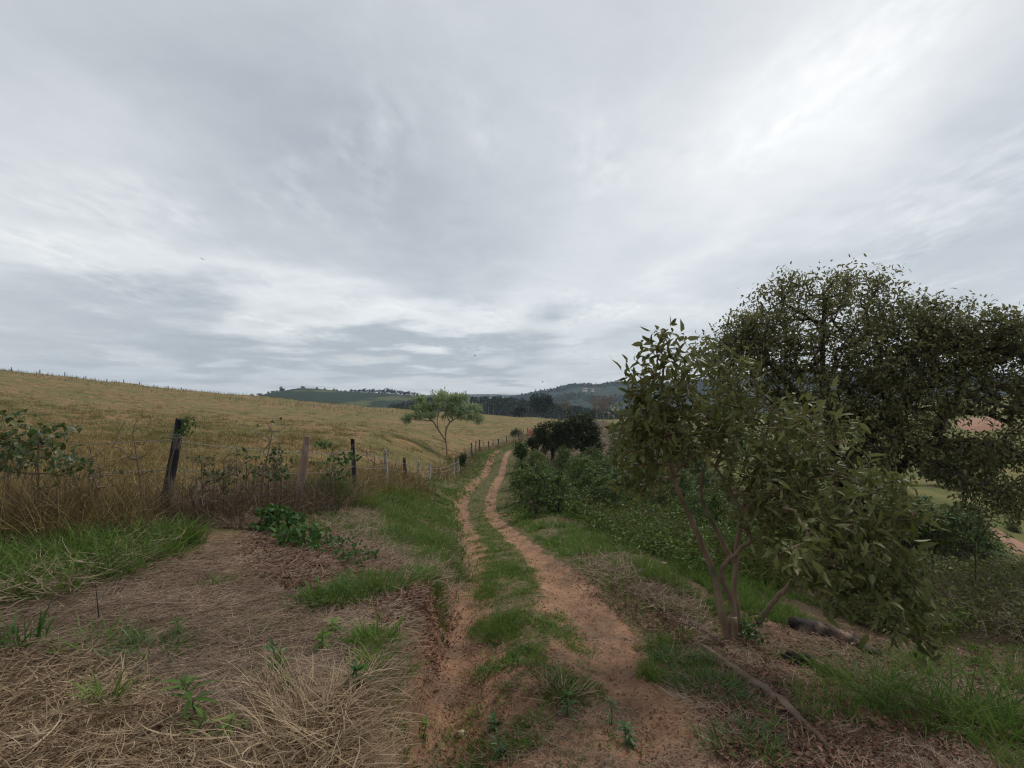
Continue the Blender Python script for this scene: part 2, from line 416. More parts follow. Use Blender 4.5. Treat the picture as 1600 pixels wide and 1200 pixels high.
M['bark_guava'] = bark('smooth_tan_bark', (.15, .10, .065), (.27, .195, .135), (.10, .10, .055), 9, .35, .8, .02)
M['bark_dark'] = bark('dark_bark', (.035, .026, .02), (.07, .052, .04), (.09, .08, .06), 6, .25)
M['bark_pale'] = bark('pale_bark', (.16, .12, .09), (.26, .21, .16), (.12, .09, .07), 8, .3)
M['post_black'] = bark('charred_wood', (.010, .010, .011), (.026, .025, .026), (.16, .145, .125), 14, .06, .8, .02)
M['post_brown'] = bark('weathered_brown_wood', (.16, .10, .075), (.27, .19, .15), (.34, .27, .22), 14, .06, .8, .02)
M['post_grey'] = bark('grey_white_wood', (.24, .21, .18), (.46, .43, .39), (.14, .11, .09), 14, .08, .8, .02)
M['log'] = bark('weathered_log', (.085, .055, .04), (.17, .115, .085), (.22, .16, .12), 9, .12, .9, .03)
M['log_dark'] = bark('charred_log', (.014, .011, .010), (.045, .034, .028), (.22, .15, .11), 8, .4, .9, .03)
def flatmat(name, c, rough=.7, metal=0, nscale=20, var=.3):
    m, nt = NT(name); p = nd(nt, 'ShaderNodeBsdfPrincipled'); p.inputs['Roughness'].default_value = rough; p.inputs['Metallic'].default_value = metal
    tc = nd(nt, 'ShaderNodeTexCoord').outputs['Object']
    nz = noise(nt, tc, nscale, 4)
    nt.links.new(mixc(nt, nz, tuple(x * (1 - var) for x in c), tuple(x * (1 + var) for x in c)), p.inputs['Base Color'])
    nt.links.new(bump(nt, nz, .5, .01), p.inputs['Normal'])
    nt.links.new(p.outputs[0], nd(nt, 'ShaderNodeOutputMaterial').inputs[0]); return m
M['wire'] = flatmat('rusty_wire', (.22, .2, .19), .6, .5, 60)
M['stone'] = flatmat('pale_stone', (.42, .32, .2), .85)
M['clod'] = flatmat('red_earth_clod', (.27, .13, .07), .95, 0, 12, .35)
M['mound'] = flatmat('termite_earth', (.30, .12, .07), .95, 0, 3, .3)
M['white_wall'] = flatmat('white_wall', (.75, .74, .7), .8)
M['tile'] = flatmat('roof_tile', (.22, .13, .10), .8)
M['bird'] = flatmat('black_feather', (.02, .02, .02), .7)

# ground: five zones painted by where they lie, each with its own soil or turf colours
def ground_mat():
    m, nt = NT('ground')
    pos = nd(nt, 'ShaderNodeNewGeometry').outputs['Position']
    n_big = noise(nt, pos, .12, 5, .6); n_mid = noise(nt, pos, .9, 5, .6); n_fin = noise(nt, pos, 9, 6, .65); n_grit = noise(nt, pos, 55, 4, .6)
    vor = nd(nt, 'ShaderNodeTexVoronoi'); vor.inputs['Scale'].default_value = 38; nt.links.new(pos, vor.inputs['Vector'])
    # red soil
    dirt = ramp(nt, [(.30, (.15, .075, .04)), (.5, (.265, .143, .08)), (.70, (.385, .23, .14))], math_(nt, 'ADD', math_(nt, 'MULTIPLY', n_fin, .6), math_(nt, 'MULTIPLY', n_mid, .4)))
    dirt = mixc(nt, math_(nt, 'MULTIPLY', n_grit, .5), dirt, (.33, .21, .135))
    dirt = mixc(nt, ramp(nt, [(.46, (0, 0, 0)), (.60, (.75, .75, .75))], noise(nt, pos, 1.7, 5, .65)), dirt, (.15, .092, .06))
    straw = ramp(nt, [(.3, (.10, .06, .038)), (.55, (.19, .12, .075)), (.75, (.28, .19, .12))], n_fin)
    green = ramp(nt, [(.36, (.055, .055, .02)), (.5, (.085, .085, .03)), (.62, (.16, .11, .06))], n_fin)
    yst = mapping(nt, pos, (.05, .16, .05), (0, 0, .12))
    n_str = noise(nt, yst, 4.2, 6, .65)
    field = ramp(nt, [(.38, (.05, .048, .02)), (.43, (.115, .098, .034)), (.47, (.17, .125, .05)), (.51, (.26, .145, .08)), (.55, (.185, .135, .055)), (.60, (.10, .105, .034))], math_(nt, 'ADD', math_(nt, 'MULTIPLY', n_str, .65), math_(nt, 'MULTIPLY', n_mid, .35)))
    field = mixc(nt, ramp(nt, [(.46, (0, 0, 0)), (.62, (.8, .8, .8))], n_big), field, (.11, .11, .036))
    spots = ramp(nt, [(.60, (0, 0, 0)), (.68, (1, 1, 1))], noise(nt, mapping(nt, pos, (.6, 1, 1)), .7, 4, .65))
    field = mixc(nt, math_(nt, 'MULTIPLY', spots, .6), field, (.085, .085, .03))
    valley = ramp(nt, [(.35, (.075, .085, .024)), (.5, (.125, .12, .036)), (.65, (.19, .145, .06))], n_big)
    wild = ramp(nt, [(.3, (.05, .042, .022)), (.5, (.085, .06, .035)), (.7, (.15, .085, .05))], math_(nt, 'ADD', math_(nt, 'MULTIPLY', n_mid, .5), math_(nt, 'MULTIPLY', n_fin, .5)))
    c = wild
    for nm, col in (('z_valley', valley), ('z_straw', straw), ('z_field', field), ('z_green', green), ('z_dirt', dirt)):
        a = attr(nt, nm)
        k = math_(nt, 'MULTIPLY', math_(nt, 'ADD', math_(nt, 'SUBTRACT', a, .5), math_(nt, 'MULTIPLY', math_(nt, 'SUBTRACT', n_fin, .5), .9)), 4.0)
        k = math_(nt, 'ADD', k, .5, clamp=True)
        c = mixc(nt, k, c, col)
    p = nd(nt, 'ShaderNodeBsdfPrincipled'); p.inputs['Roughness'].default_value = .95; p.inputs['Specular IOR Level'].default_value = .1
    nt.links.new(c, p.inputs['Base Color'])
    h = math_(nt, 'ADD', math_(nt, 'MULTIPLY', n_fin, 1.0), math_(nt, 'ADD', math_(nt, 'MULTIPLY', n_grit, .25), math_(nt, 'MULTIPLY', vor.outputs['Distance'], .25)))
    nt.links.new(bump(nt, h, .8, .05), p.inputs['Normal'])
    nt.links.new(p.outputs[0], nd(nt, 'ShaderNodeOutputMaterial').inputs[0])
    return m
M['ground'] = ground_mat()

# ------------------------------------------------------------------ ground sheet
fence_y = np.array([-5, 2, 6.0, 7.4, 9.9, 13.2, 20, 29, 36, 45, 52, 58, 66, 74, 80, 88, 100, 130])
fence_x = np.array([-7.5, -7, -5.6, -4.66, -3.92, -3.83, -3.93, -3.9, -3.85, -3.6, -3.48, -3.0, -1.9, -.6, .9, 2.5, 6, 16])
def xF(y): return np.interp(y, fence_y, fence_x)
def zones(x, y):
    n1 = fbm(x * 1.1, y * 1.1, 3, 41) - .5; n2 = fbm(x * 3.5, y * 3.5, 3, 43) - .5
    yc = np.clip(y, 1.5, 80); l = xL(yc); r = xR(yc)
    track = sst(90, 60, y) * sst(.5, 1.5, y)
    wl = .25 + .08 * sst(8, 4, y); wr = .21 + .22 * sst(9, 4.5, y)
    dl = np.abs(x - l) / wl; dr = np.abs(x - (r + .12 * sst(8.5, 4, y))) / wr
    dirt = np.maximum(sst(1.7, .5, dl + n2 * 1.2), sst(1.7, .5, dr + n2 * 1.2)) * track
    edge = l - .26
    dirt = np.maximum(dirt, sst(.34, .10, np.abs(x - edge + .0) + .25 * n1) * sst(9, 4.5, y) * track)   # bank face
    dirt = np.maximum(dirt, .52 * sst(-.3, .1, x - l) * sst(.6, 0, x - r) * sst(5.4, 4.2, y) * sst(.5, 1.5, y))   # bare wheel area close by
    dirt = np.maximum(dirt, .55 * sst(.12, .3, n1 + .1) * sst(r - .1, r + .3, x) * sst(14, 8, y))
    field = sst(-.25, .4, xF(y) - x + n1 * .8) * sst(3, 5, y)
    green = (sst(.2, .5, 1 - np.abs(x - (l + r) / 2) / np.maximum((r - l) / 2, .1) + n2) * sst(3.5, 5.5, y) + .9 * sst(l + .1, l - .3, x) * sst(5.5, 9.5, y + n1 * 3) * sst(.3, -.1, xF(y) + .5 - x) + .8 * sst(r, r + .3, x) * sst(r + 2.2, r + 1.2, x + n1) * sst(4.5, 6, y)) * track
    straw = sst(edge + .1, edge - .2, x) * sst(12, 7.5, y) 
    valley = sst(24, 36, y) * sst(8, 16, x - .1 * y + n1 * 2)
    valley = np.maximum(valley, sst(140, 200, np.hypot(x, y)))
    return dict(z_dirt=np.clip(dirt, 0, 1), z_green=np.clip(green, 0, 1), z_field=field, z_straw=straw, z_valley=valley)
def build_ground():
    nr, nt_ = GT.shape
    mb = MB(); V = np.stack([GX, GY, GZ], -1).reshape(-1, 3)
    j, i = np.meshgrid(np.arange(nr - 1), np.arange(nt_ - 1), indexing='ij')
    a = (j * nt_ + i).ravel(); F = np.stack([a, a + nt_, a + nt_ + 1, a + 1], 1)
    mb.add(V, [F])
    cidx = len(V); mb.add([[0, 0, GZ[0].mean()]], [], None)
    k = np.arange(nt_ - 1); mb.f.append(np.stack([np.full(nt_ - 1, cidx), k, k + 1], 1))
    o = mb.build('ground', M['ground'], smooth=True)
    Vx = np.append(V[:, 0], 0); Vy = np.append(V[:, 1], 0)
    for nm, val in zones(Vx, Vy).items():
        at_ = o.data.attributes.new(nm, 'FLOAT', 'POINT'); at_.data.foreach_set('value', np.asarray(val, np.float32))
    tag(o, kind='structure')
build_ground()

# ------------------------------------------------------------------ sky, sun, camera
SUN_EL, SUN_AZ = 48, 38     # azimuth clockwise from the view direction (+Y)
def build_world():
    w = bpy.data.worlds.new('World'); S.world = w; w.use_nodes = True; nt = w.node_tree; nt.nodes.clear()
    STR = 0.15
    sky = nd(nt, 'ShaderNodeTexSky', sky_type='NISHITA', sun_disc=False, sun_elevation=R(SUN_EL), sun_rotation=R(SUN_AZ))
    g = nd(nt, 'ShaderNodeTexCoord').outputs['Generated']
    sep = nd(nt, 'ShaderNodeSeparateXYZ'); nt.links.new(g, sep.inputs[0])
    zz = math_(nt, 'ADD', math_(nt, 'MAXIMUM', sep.outputs[2], 0.0), .10)
    u = math_(nt, 'DIVIDE', sep.outputs[0], zz); v = math_(nt, 'DIVIDE', sep.outputs[1], zz)
    cmb = nd(nt, 'ShaderNodeCombineXYZ'); nt.links.new(u, cmb.inputs[0]); nt.links.new(v, cmb.inputs[1])
    pl = cmb.outputs[0]
    # warped direction for the big masses of cloud
    wn = nd(nt, 'ShaderNodeTexNoise'); wn.inputs['Scale'].default_value = 1.1; wn.inputs['Detail'].default_value = 5; nt.links.new(pl, wn.inputs['Vector'])
    sub = nd(nt, 'ShaderNodeVectorMath', operation='SUBTRACT'); nt.links.new(wn.outputs['Color'], sub.inputs[0]); sub.inputs[1].default_value = (.5, .5, .5)
    sc = nd(nt, 'ShaderNodeVectorMath', operation='SCALE'); nt.links.new(sub.outputs[0], sc.inputs[0]); sc.inputs['Scale'].default_value = .34
    ad = nd(nt, 'ShaderNodeVectorMath', operation='ADD'); nt.links.new(g, ad.inputs[0]); nt.links.new(sc.outputs[0], ad.inputs[1])
    nm = nd(nt, 'ShaderNodeVectorMath', operation='NORMALIZE'); nt.links.new(ad.outputs[0], nm.inputs[0])
    sp2 = nd(nt, 'ShaderNodeSeparateXYZ'); nt.links.new(nm.outputs[0], sp2.inputs[0])
    lum = None
    def addv(x):
        nonlocal lum
        lum = x if lum is None else math_(nt, 'ADD', lum, x)
    # masses: direction, sharpness across (az) and up (el), amount
    for (px, py, sx, sy, rot, am) in SKY:
        az0 = math.atan2((px - CX) / FOC, 1); el0 = math.atan2((HY - py) / FOC, math.hypot((px - CX) / FOC, 1))
        azn = math_(nt, 'ARCTAN2', sp2.outputs[0], sp2.outputs[1]); eln = math_(nt, 'ARCSINE', sp2.outputs[2])
        da = math_(nt, 'SUBTRACT', azn, az0); de = math_(nt, 'SUBTRACT', eln, el0)
        c, s = math.cos(R(rot)), math.sin(R(rot))
        a = math_(nt, 'ADD', math_(nt, 'MULTIPLY', da, c / R(sx)), math_(nt, 'MULTIPLY', de, s / R(sx)))
        b = math_(nt, 'ADD', math_(nt, 'MULTIPLY', da, -s / R(sy)), math_(nt, 'MULTIPLY', de, c / R(sy)))
        q = math_(nt, 'ADD', math_(nt, 'MULTIPLY', a, a), math_(nt, 'MULTIPLY', b, b))
        addv(math_(nt, 'MULTIPLY', math_(nt, 'EXPONENT', math_(nt, 'MULTIPLY', q, -1.0)), am * 1.05))
    st = mapping(nt, pl, (1.0, .42, 1), (0, 0, R(-35)))
    n1 = noise(nt, st, 1.6, 6, .55, .3); n2 = noise(nt, pl, 5.5, 6, .6, .2); n3 = noise(nt, mapping(nt, pl, (1, .5, 1), (0, 0, R(-35))), 16, 3, .5)
    addv(math_(nt, 'MULTIPLY', math_(nt, 'SUBTRACT', n1, .5), .17))
    addv(math_(nt, 'MULTIPLY', math_(nt, 'SUBTRACT', n2, .5), .10))
    brk = ramp(nt, [(.50, (0, 0, 0)), (.62, (1, 1, 1))], n1)
    addv(math_(nt, 'MULTIPLY', math_(nt, 'MULTIPLY', math_(nt, 'SUBTRACT', n3, .42), brk), .30))
    lum = math_(nt, 'ADD', lum, .56)
    cc = ramp(nt, [(.20, (.25, .28, .31)), (.40, (.37, .40, .43)), (.57, (.54, .565, .585)), (.75, (.715, .728, .73)), (1, (.93, .93, .91))], lum)
    cs = nd(nt, 'ShaderNodeVectorMath', operation='SCALE'); nt.links.new(cc, cs.inputs[0]); cs.inputs['Scale'].default_value = SKYGAIN / STR
    mx = mixc(nt, .93, sky.outputs[0], cs.outputs[0])
    bg = nd(nt, 'ShaderNodeBackground'); bg.inputs['Strength'].default_value = STR; nt.links.new(mx, bg.inputs[0])
    nt.links.new(bg.outputs[0], nd(nt, 'ShaderNodeOutputWorld').inputs[0])
SKYGAIN = 1.1
SKY = [(1230, 240, 9, 6, 35, .11), (380, 120, 18, 9, 0, -.05), (620, 290, 17, 8, -38, -.10), (400, 250, 14, 8, -30, -.05), (120, 240, 10, 8, 0, .08), (260, 430, 22, 2.2, -12, .12), (120, 470, 12, 2.5, -8, -.10), (620, 500, 9, 2.6, -8, .17),
       (780, 480, 8, 2.4, 12, .12), (760, 552, 18, 2.2, 2, -.26), (300, 545, 16, 2.4, 4, -.12), (1120, 260, 20, 8, 38, .12), (1450, 330, 12, 5, 28, -.10), (1000, 430, 9, 4, 30, -.04),
       (930, 555, 5, 1.2, 3, .15), (1010, 470, 16, 2.2, 24, .09), (1400, 60, 16, 9, 30, .06), (700, 60, 20, 9, 0, -.03), (60, 60, 14, 8, 0, -.06), (1560, 470, 9, 5, 10, -.06), (820, 600, 30, 1.5, 0, .02)]
build_world()
sun = bpy.data.lights.new('sun', 'SUN'); sun.energy = 1.9; sun.angle = R(14); sun.color = (1, .96, .9)
so = bpy.data.objects.new('sun', sun); COL.objects.link(so)
dv = Vector((math.sin(R(SUN_AZ)) * math.cos(R(SUN_EL)), math.cos(R(SUN_AZ)) * math.cos(R(SUN_EL)), math.sin(R(SUN_EL))))
so.rotation_euler = dv.to_track_quat('Z', 'Y').to_euler(); so.location = (20, 20, 40)
cam = bpy.data.cameras.new('camera'); co = bpy.data.objects.new('camera', cam); COL.objects.link(co); S.camera = co
cam.sensor_width = 36; cam.lens = 36 * FOC / 1600; cam.shift_y = (HY - 600) / 1600; co.rotation_euler = (R(90), 0, 0); cam.clip_start = .05; cam.clip_end = 12000
S.view_settings.view_transform = 'Standard'; S.view_settings.look = 'None'; S.view_settings.gamma = 1; S.view_settings.exposure = 0.16
try: S.cycles.use_denoising = True; S.cycles.denoising_prefilter = 'NONE'; S.cycles.denoising_input_passes = 'RGB_ALBEDO_NORMAL'; S.cycles.use_adaptive_sampling = False; S.cycles.filter_width = 1.2
except Exception: pass
S.cycles.max_bounces = 6; S.cycles.diffuse_bounces = 2; S.cycles.transmission_bounces = 4; S.cycles.transparent_max_bounces = 4; S.cycles.volume_bounces = 2
# ------------------------------------------------------------------ grass, straw and litter (nobody could count them)
def bl(p, h, hv, w, mat_mb, lean=(.0, .5), bend=(.3, .9), segs=2, pile=0.0, az=None, r=None, dcurl=0.0, rollv=.6):
    N = len(p)
    if N == 0: return
    b = p.copy()
    if pile: b[:, 2] += rng.random(N) ** 1.5 * pile
    hh = h * (1 + hv * (rng.random(N) * 2 - 1))
    blades(mat_mb, b, hh, w * rng.uniform(.7, 1.3, N), rng.uniform(0, 6.283, N) if az is None else az + rng.normal(0, .5, N), rng.uniform(*lean, N), rng.uniform(*bend, N), segs,
           rng.normal(0, dcurl, N) if dcurl else None, rng.normal(0, rollv, N), r)

# flattened dry straw over the left bank
mb = MB()
def d_mat(p): return np.clip((fbm(p[:, 0] * 1.3, p[:, 1] * 1.3, 3, 61) - .33) * 4, .12, 1)
fl = lambda p, n: p[:n]
p = scatter([(-60, 1040), (90, 1020), (200, 1060), (290, 1140), (400, 1150), (430, 1100), (520, 1110), (570, 1160), (540, 1260), (-80, 1260)], 13000)
N = len(p); b = p.copy(); b[:, 2] += rng.random(N) * .06
blades(mb, b, np.where(rng.random(N) < .35, .4, 1) * rng.uniform(.07, .28, N), rng.uniform(.0025, .0065, N) * np.where(rng.random(N) < .12, 2.2, 1), np.where(rng.random(N) < .35, rng.normal(-.15, .6, N), rng.uniform(0, 6.28, N)), rng.uniform(1.15, 1.75, N), rng.normal(0, .5, N), 4, rng.normal(0, 1.3, N), rng.normal(0, .9, N), np.clip(.26 + .5 * fbm(p[:, 0] * 4, p[:, 1] * 4, 2, 66) * 1.0 + rng.normal(0, .26, N), 0, 1))
# strands hanging down the cut of the bank
p = scatter([(500, 1090), (600, 1060), (612, 1120), (600, 1240), (520, 1240)], 1500); N = len(p); b = p.copy(); b[:, 2] += rng.random(N) * .08
blades(mb, b, rng.uniform(.12, .30, N), rng.uniform(.003, .006, N), rng.uniform(0, 6.28, N), rng.uniform(1.0, 1.6, N), rng.uniform(.0, 1.0, N), 4, rng.normal(0, .6, N), rng.normal(0, .7, N), np.clip(rng.normal(.6, .2, N), 0, 1))
p = scatter([(390, 1090), (440, 1060), (480, 1100), (520, 1180), (420, 1180)], 500); N = len(p)
blades(mb, p, rng.uniform(.15, .4, N), .005, rng.uniform(0, 6.28, N), rng.uniform(.3, 1.1, N), rng.uniform(.3, 1.0, N), 4, rng.normal(0, .5, N), rng.normal(0, .6, N), np.clip(rng.normal(.65, .2, N), 0, 1))
tag(mb.build('dry_straw', M['straw']), kind='stuff')

mb = MB()
p = scatter([(-60, 940), (120, 915), (270, 880), (330, 850), (400, 830), (560, 830), (640, 880), (640, 960), (640, 990), (590, 1090), (540, 1110), (330, 1150), (200, 1060), (-60, 1060)], 42000)
N = len(p); k = p[:, 1]
b = p.copy(); b[:, 2] += rng.random(N) * .035
blades(mb, b, rng.uniform(.07, .26, N), rng.uniform(.0022, .0045, N) * np.clip(k / 4, 1, 2.0), np.where(rng.random(N) < .5, rng.normal(-.05, .5, N), rng.uniform(0, 6.28, N)), rng.uniform(1.3, 1.65, N), rng.normal(0, .3, N), 2, rng.normal(0, .6, N), rng.normal(0, .8, N))
# thin scatter over the track and the right verge
p = scatter([(480, 820), (620, 770), (720, 745), (735, 800), (725, 900), (690, 940), (640, 900)], 9000); N = len(p); b = p.copy(); b[:, 2] += rng.random(N) * .05
blades(mb, b, rng.uniform(.1, .3, N), rng.uniform(.004, .008, N), rng.uniform(0, 6.28, N), rng.uniform(1.1, 1.65, N), rng.normal(0, .3, N), 2, rng.normal(0, .6, N), rng.normal(0, .8, N))
p = scatter([(-60, 850), (270, 830), (300, 850), (240, 890), (100, 950), (-60, 980)], 1500); N = len(p); b = p.copy(); b[:, 2] += rng.random(N) * .16
blades(mb, b, rng.uniform(.15, .4, N), rng.uniform(.004, .008, N), rng.uniform(0, 6.28, N), rng.uniform(1.0, 1.65, N), rng.normal(0, .3, N), 3, rng.normal(0, .6, N), rng.normal(0, .8, N))
p = scatter([(820, 800), (900, 800), (1090, 940), (1090, 990), (930, 900)], 5000); N = len(p); b = p.copy(); b[:, 2] += rng.random(N) * .05
blades(mb, b, rng.uniform(.1, .3, N), rng.uniform(.004, .008, N), rng.uniform(0, 6.28, N), rng.uniform(1.1, 1.65, N), rng.normal(0, .3, N), 2, rng.normal(0, .6, N), rng.normal(0, .8, N))
p = scatter([(640, 1240), (690, 900), (735, 850), (850, 850), (1000, 950), (1250, 1240)], 12000, lambda p: np.clip((fbm(p[:, 0] * 1.8, p[:, 1] * 1.8, 3, 62) - .40) * 6, .10, 1)); N = len(p); b = p.copy(); b[:, 2] += rng.random(N) * .012
blades(mb, b, rng.uniform(.04, .18, N), rng.uniform(.0015, .0035, N), rng.uniform(0, 6.28, N), rng.uniform(1.42, 1.6, N), rng.normal(0, .2, N), 2, rng.normal(0, .5, N), rng.normal(0, .5, N))
p = scatter([(1000, 1000), (1100, 960), (1300, 1000), (1640, 1010), (1640, 1240), (1150, 1240)], 16000, lambda p: np.clip((fbm(p[:, 0] * 1.5, p[:, 1] * 1.5, 3, 63) - .36) * 5, .15, 1)); N = len(p); b = p.copy(); b[:, 2] += rng.random(N) * .03
blades(mb, b, rng.uniform(.06, .25, N), rng.uniform(.002, .0045, N), rng.uniform(0, 6.28, N), rng.uniform(1.3, 1.65, N), rng.normal(0, .3, N), 2, rng.normal(0, .6, N), rng.normal(0, .8, N))
tag(mb.build('fine_straw', M['straw_fine']), kind='stuff')

# curled dead leaves
mb = MB()
def chips(poly, n, s, dens=None):
    p = scatter(poly, n, dens); N = len(p); p[:, 2] += rng.random(N) * .03 + .004
    d = norm(np.stack([rng.normal(size=N), rng.normal(size=N), rng.normal(0, .25, N)], 1)); nr = norm(np.stack([rng.normal(0, .5, N), rng.normal(0, .5, N), np.ones(N)], 1))
    leaves(mb, p, d, nr, rng.uniform(.5, 1.3, N) * s, rng.uniform(.25, .5, N) * s, rng.uniform(-.5, .5, N), fold=.3)
chips([(380, 850), (480, 820), (580, 850), (640, 890), (690, 960), (670, 1010), (600, 930), (470, 930), (400, 900)], 7000, .055)
chips([(560, 950), (690, 880), (720, 960), (700, 1010), (640, 1040)], 1600, .045)
chips([(640, 1240), (700, 900), (850, 870), (1000, 950), (1250, 1240)], 3000, .03)
chips([(980, 860), (1100, 940), (1300, 980), (1640, 1000), (1640, 1240), (1150, 1240), (1050, 1010)], 6500, .05)
chips([(860, 880), (960, 860), (1090, 980), (1060, 1020), (950, 960)], 2600, .035)
chips([(-60, 1040), (260, 1060), (560, 1100), (600, 1240), (-80, 1260)], 3500, .035)
chips([(-60, 900), (400, 850), (650, 900), (650, 1080), (200, 1060), (-60, 1060)], 4500, .03)
tag(mb.build('leaf_litter', M['litter']), kind='stuff')

# green turf of the track, its verges and the bank
mb = MB(); mb2 = MB()
def tufts(mb, c, per, r, h, w, lean=(.05, .9), bend=(.1, 1.0), segs=2, rv=None):
    """blades in tufts: they stand in the middle of a tuft and lean outwards at its rim"""
    n = len(c)
    if n == 0: return
    k = rng.integers(max(1, per // 2), per + per // 2 + 1, n); idx = np.repeat(np.arange(n), k); N = len(idx)
    sz = rng.uniform(.55, 1.35, n)[idx]; az = rng.uniform(0, 6.283, N); rad = np.sqrt(rng.random(N))
    r = np.broadcast_to(r, (n,))[idx]; w = np.broadcast_to(w, (n,))[idx]
    b = c[idx].copy(); b[:, 0] += np.cos(az) * rad * r * sz; b[:, 1] += np.sin(az) * rad * r * sz; b[:, 2] = gz(b[:, 0], b[:, 1]) - .004
    tone = np.clip(rng.normal(.42, .22, n)[idx] + rng.normal(0, .13, N), 0, 1); tone = np.where(rng.random(N) < .07, rng.uniform(.9, 1, N), tone)
    blades(mb, b, h * sz * rng.uniform(.55, 1.2, N), w * rng.uniform(.7, 1.3, N), az + rng.normal(0, .7, N), lean[0] + (lean[1] - lean[0]) * rad * rng.uniform(.5, 1.2, N), rng.uniform(*bend, N), segs, None, rng.normal(0, .6, N), tone if rv is None else rv)
def turf(poly, n, h, w, thr=.45, gain=6, seed=70, fs=1.5, lo=0.0, mat=None, lean=(.05, 1.0), bend=(.1, 1.0), segs=2, per=9, r=.035):
    p = scatter(poly, n // per * 2, lambda p: np.clip((fbm(p[:, 0] * fs, p[:, 1] * fs, 3, seed) - thr) * gain, lo, 1))
    if len(p) == 0: return
    k = np.clip(p[:, 1] / 6, 1, 3.2)
    tufts(mat or mb, p, per, r * k ** .7, h, w * k, lean, bend, segs)
turf([(742, 1000), (748, 880), (740, 840), (735, 800), (757, 760), (775, 730), (783, 712), (796, 712), (784, 735), (768, 765), (763, 790), (768, 815), (800, 850), (835, 900), (830, 960), (800, 1000)], 15000, .062, .0055, .38, 7, 71, 2.2, .06, r=.05)
turf([(760, 1090), (740, 1030), (780, 980), (880, 960), (930, 1030), (935, 1090), (850, 1110)], 8000, .06, .007, .42, 7, 72, 2.2, .06, lean=(.3, 1.4), r=.06)
turf([(650, 1250), (690, 1100), (760, 1030), (900, 1040), (980, 1110), (1040, 1250)], 8500, .055, .007, .48, 9, 73, 2.6, .05, lean=(.3, 1.4), r=.06)
turf([(590, 770), (640, 750), (690, 745), (740, 740), (765, 715), (775, 712), (750, 745), (730, 770), (714, 792), (716, 840), (722, 880), (722, 930), (690, 940), (650, 900), (610, 850)], 20000, .16, .007, .37, 7, 74, 1.3, .1)
turf([(480, 800), (620, 770), (640, 860), (600, 860), (480, 830)], 3500, .1, .007, .40, 7, 86, 1.5, .1)
turf([(780, 795), (830, 790), (900, 800), (1000, 870), (1090, 940), (1090, 980), (990, 950), (930, 900), (850, 850), (815, 820)], 17000, .18, .007, .37, 7, 75, 1.0, .05)
turf([(470, 940), (560, 900), (620, 900), (690, 960), (650, 1040), (620, 1110), (570, 1090), (560, 1000)], 8000, .11, .008, .42, 8, 76, 1.4)
turf([(250, 990), (480, 960), (560, 1040), (540, 1110), (400, 1090), (250, 1040)], 2200, .06, .007, .50, 8, 77, 1.6)
turf([(1010, 1100), (1000, 1010), (1060, 980), (1120, 1050), (1200, 1130), (1230, 1250), (1080, 1250)], 9000, .09, .007, .47, 8, 78, 1.6)
turf([(1000, 860), (1100, 880), (1300, 900), (1350, 990), (1200, 985), (1090, 960)], 7000, .16, .008, .45, 7, 79, 1.2)
turf([(1190, 1000), (1350, 1010), (1640, 1010), (1640, 1260), (1300, 1250)], 9000, .12, .007, .48, 7, 80, 1.2)
turf([(700, 720), (760, 700), (800, 690), (830, 690), (800, 706), (780, 706), (760, 720), (730, 745), (700, 745)], 5000, .25, .008, .3, 7, 81, .5, .3)
turf([(860, 800), (960, 785), (1100, 800), (1250, 880), (1250, 930), (1100, 910), (1000, 870), (900, 825)], 6000, .3, .008, .42, 7, 84, .9, .05)
turf([(-60, 850), (120, 850), (270, 830), (300, 850), (240, 890), (100, 940), (-60, 950)], 7000, .34, .012, .36, 7, 85, 1.5, .1, per=12, r=.07, lean=(.2, 1.5), segs=3)
tag(mb.build('short_grass', M['grass']), kind='stuff')

# dry pasture beyond the fence: dense close to the fence, sparser up the slope
mb = MB()
def pasture(poly, n, h, w, m_, thr=.3, gain=6, seed=90, fs=.5, lo=.15, lean=(.1, 1.3), bend=(.1, 1.2), segs=2, per=8, r=.09):
    p = scatter(poly, n // per * 2, lambda p: np.clip((fbm(p[:, 0] * fs, p[:, 1] * fs, 3, seed) - thr) * gain, lo, 1) * (p[:, 0] < xF(p[:, 1]) + .1))
    k = np.clip(p[:, 1] / 9, 1, 6); tufts(m_, p, per, r * k ** .8, h, w * k, lean, bend, segs, None)
pasture([(-80, 690), (250, 680), (460, 680), (560, 690), (560, 770), (460, 800), (260, 830), (-80, 860)], 24000, .26, .006, mb, .40, 7, fs=.7, lo=.12)
p = scatter([(-80, 680), (250, 670), (460, 670), (560, 690), (560, 770), (460, 800), (260, 830), (-80, 860)], 15000, lambda p: 1.0 * (p[:, 0] < xF(p[:, 1]))); N = len(p); p[:, 2] += rng.random(N) ** 2 * .16
blades(mb, p, rng.uniform(.15, .5, N), rng.uniform(.005, .009, N), rng.uniform(0, 6.28, N), rng.uniform(.9, 1.7, N), rng.normal(.1, .4, N), 3, rng.normal(0, .5, N), rng.normal(0, .8, N), np.clip(rng.normal(.68, .2, N), 0, 1))
pasture([(-80, 640), (300, 645), (600, 670), (700, 690), (700, 720), (560, 720), (300, 700), (-80, 690)], 9000, .18, .0048, mb, .48, 9, 91, .35, .02)
pasture([(-80, 590), (0, 592), (400, 630), (640, 650), (820, 660), (800, 685), (640, 680), (300, 650), (-80, 645)], 9000, .36, .0035, mb, .46, 8, 92, .16, .05, r=.16)
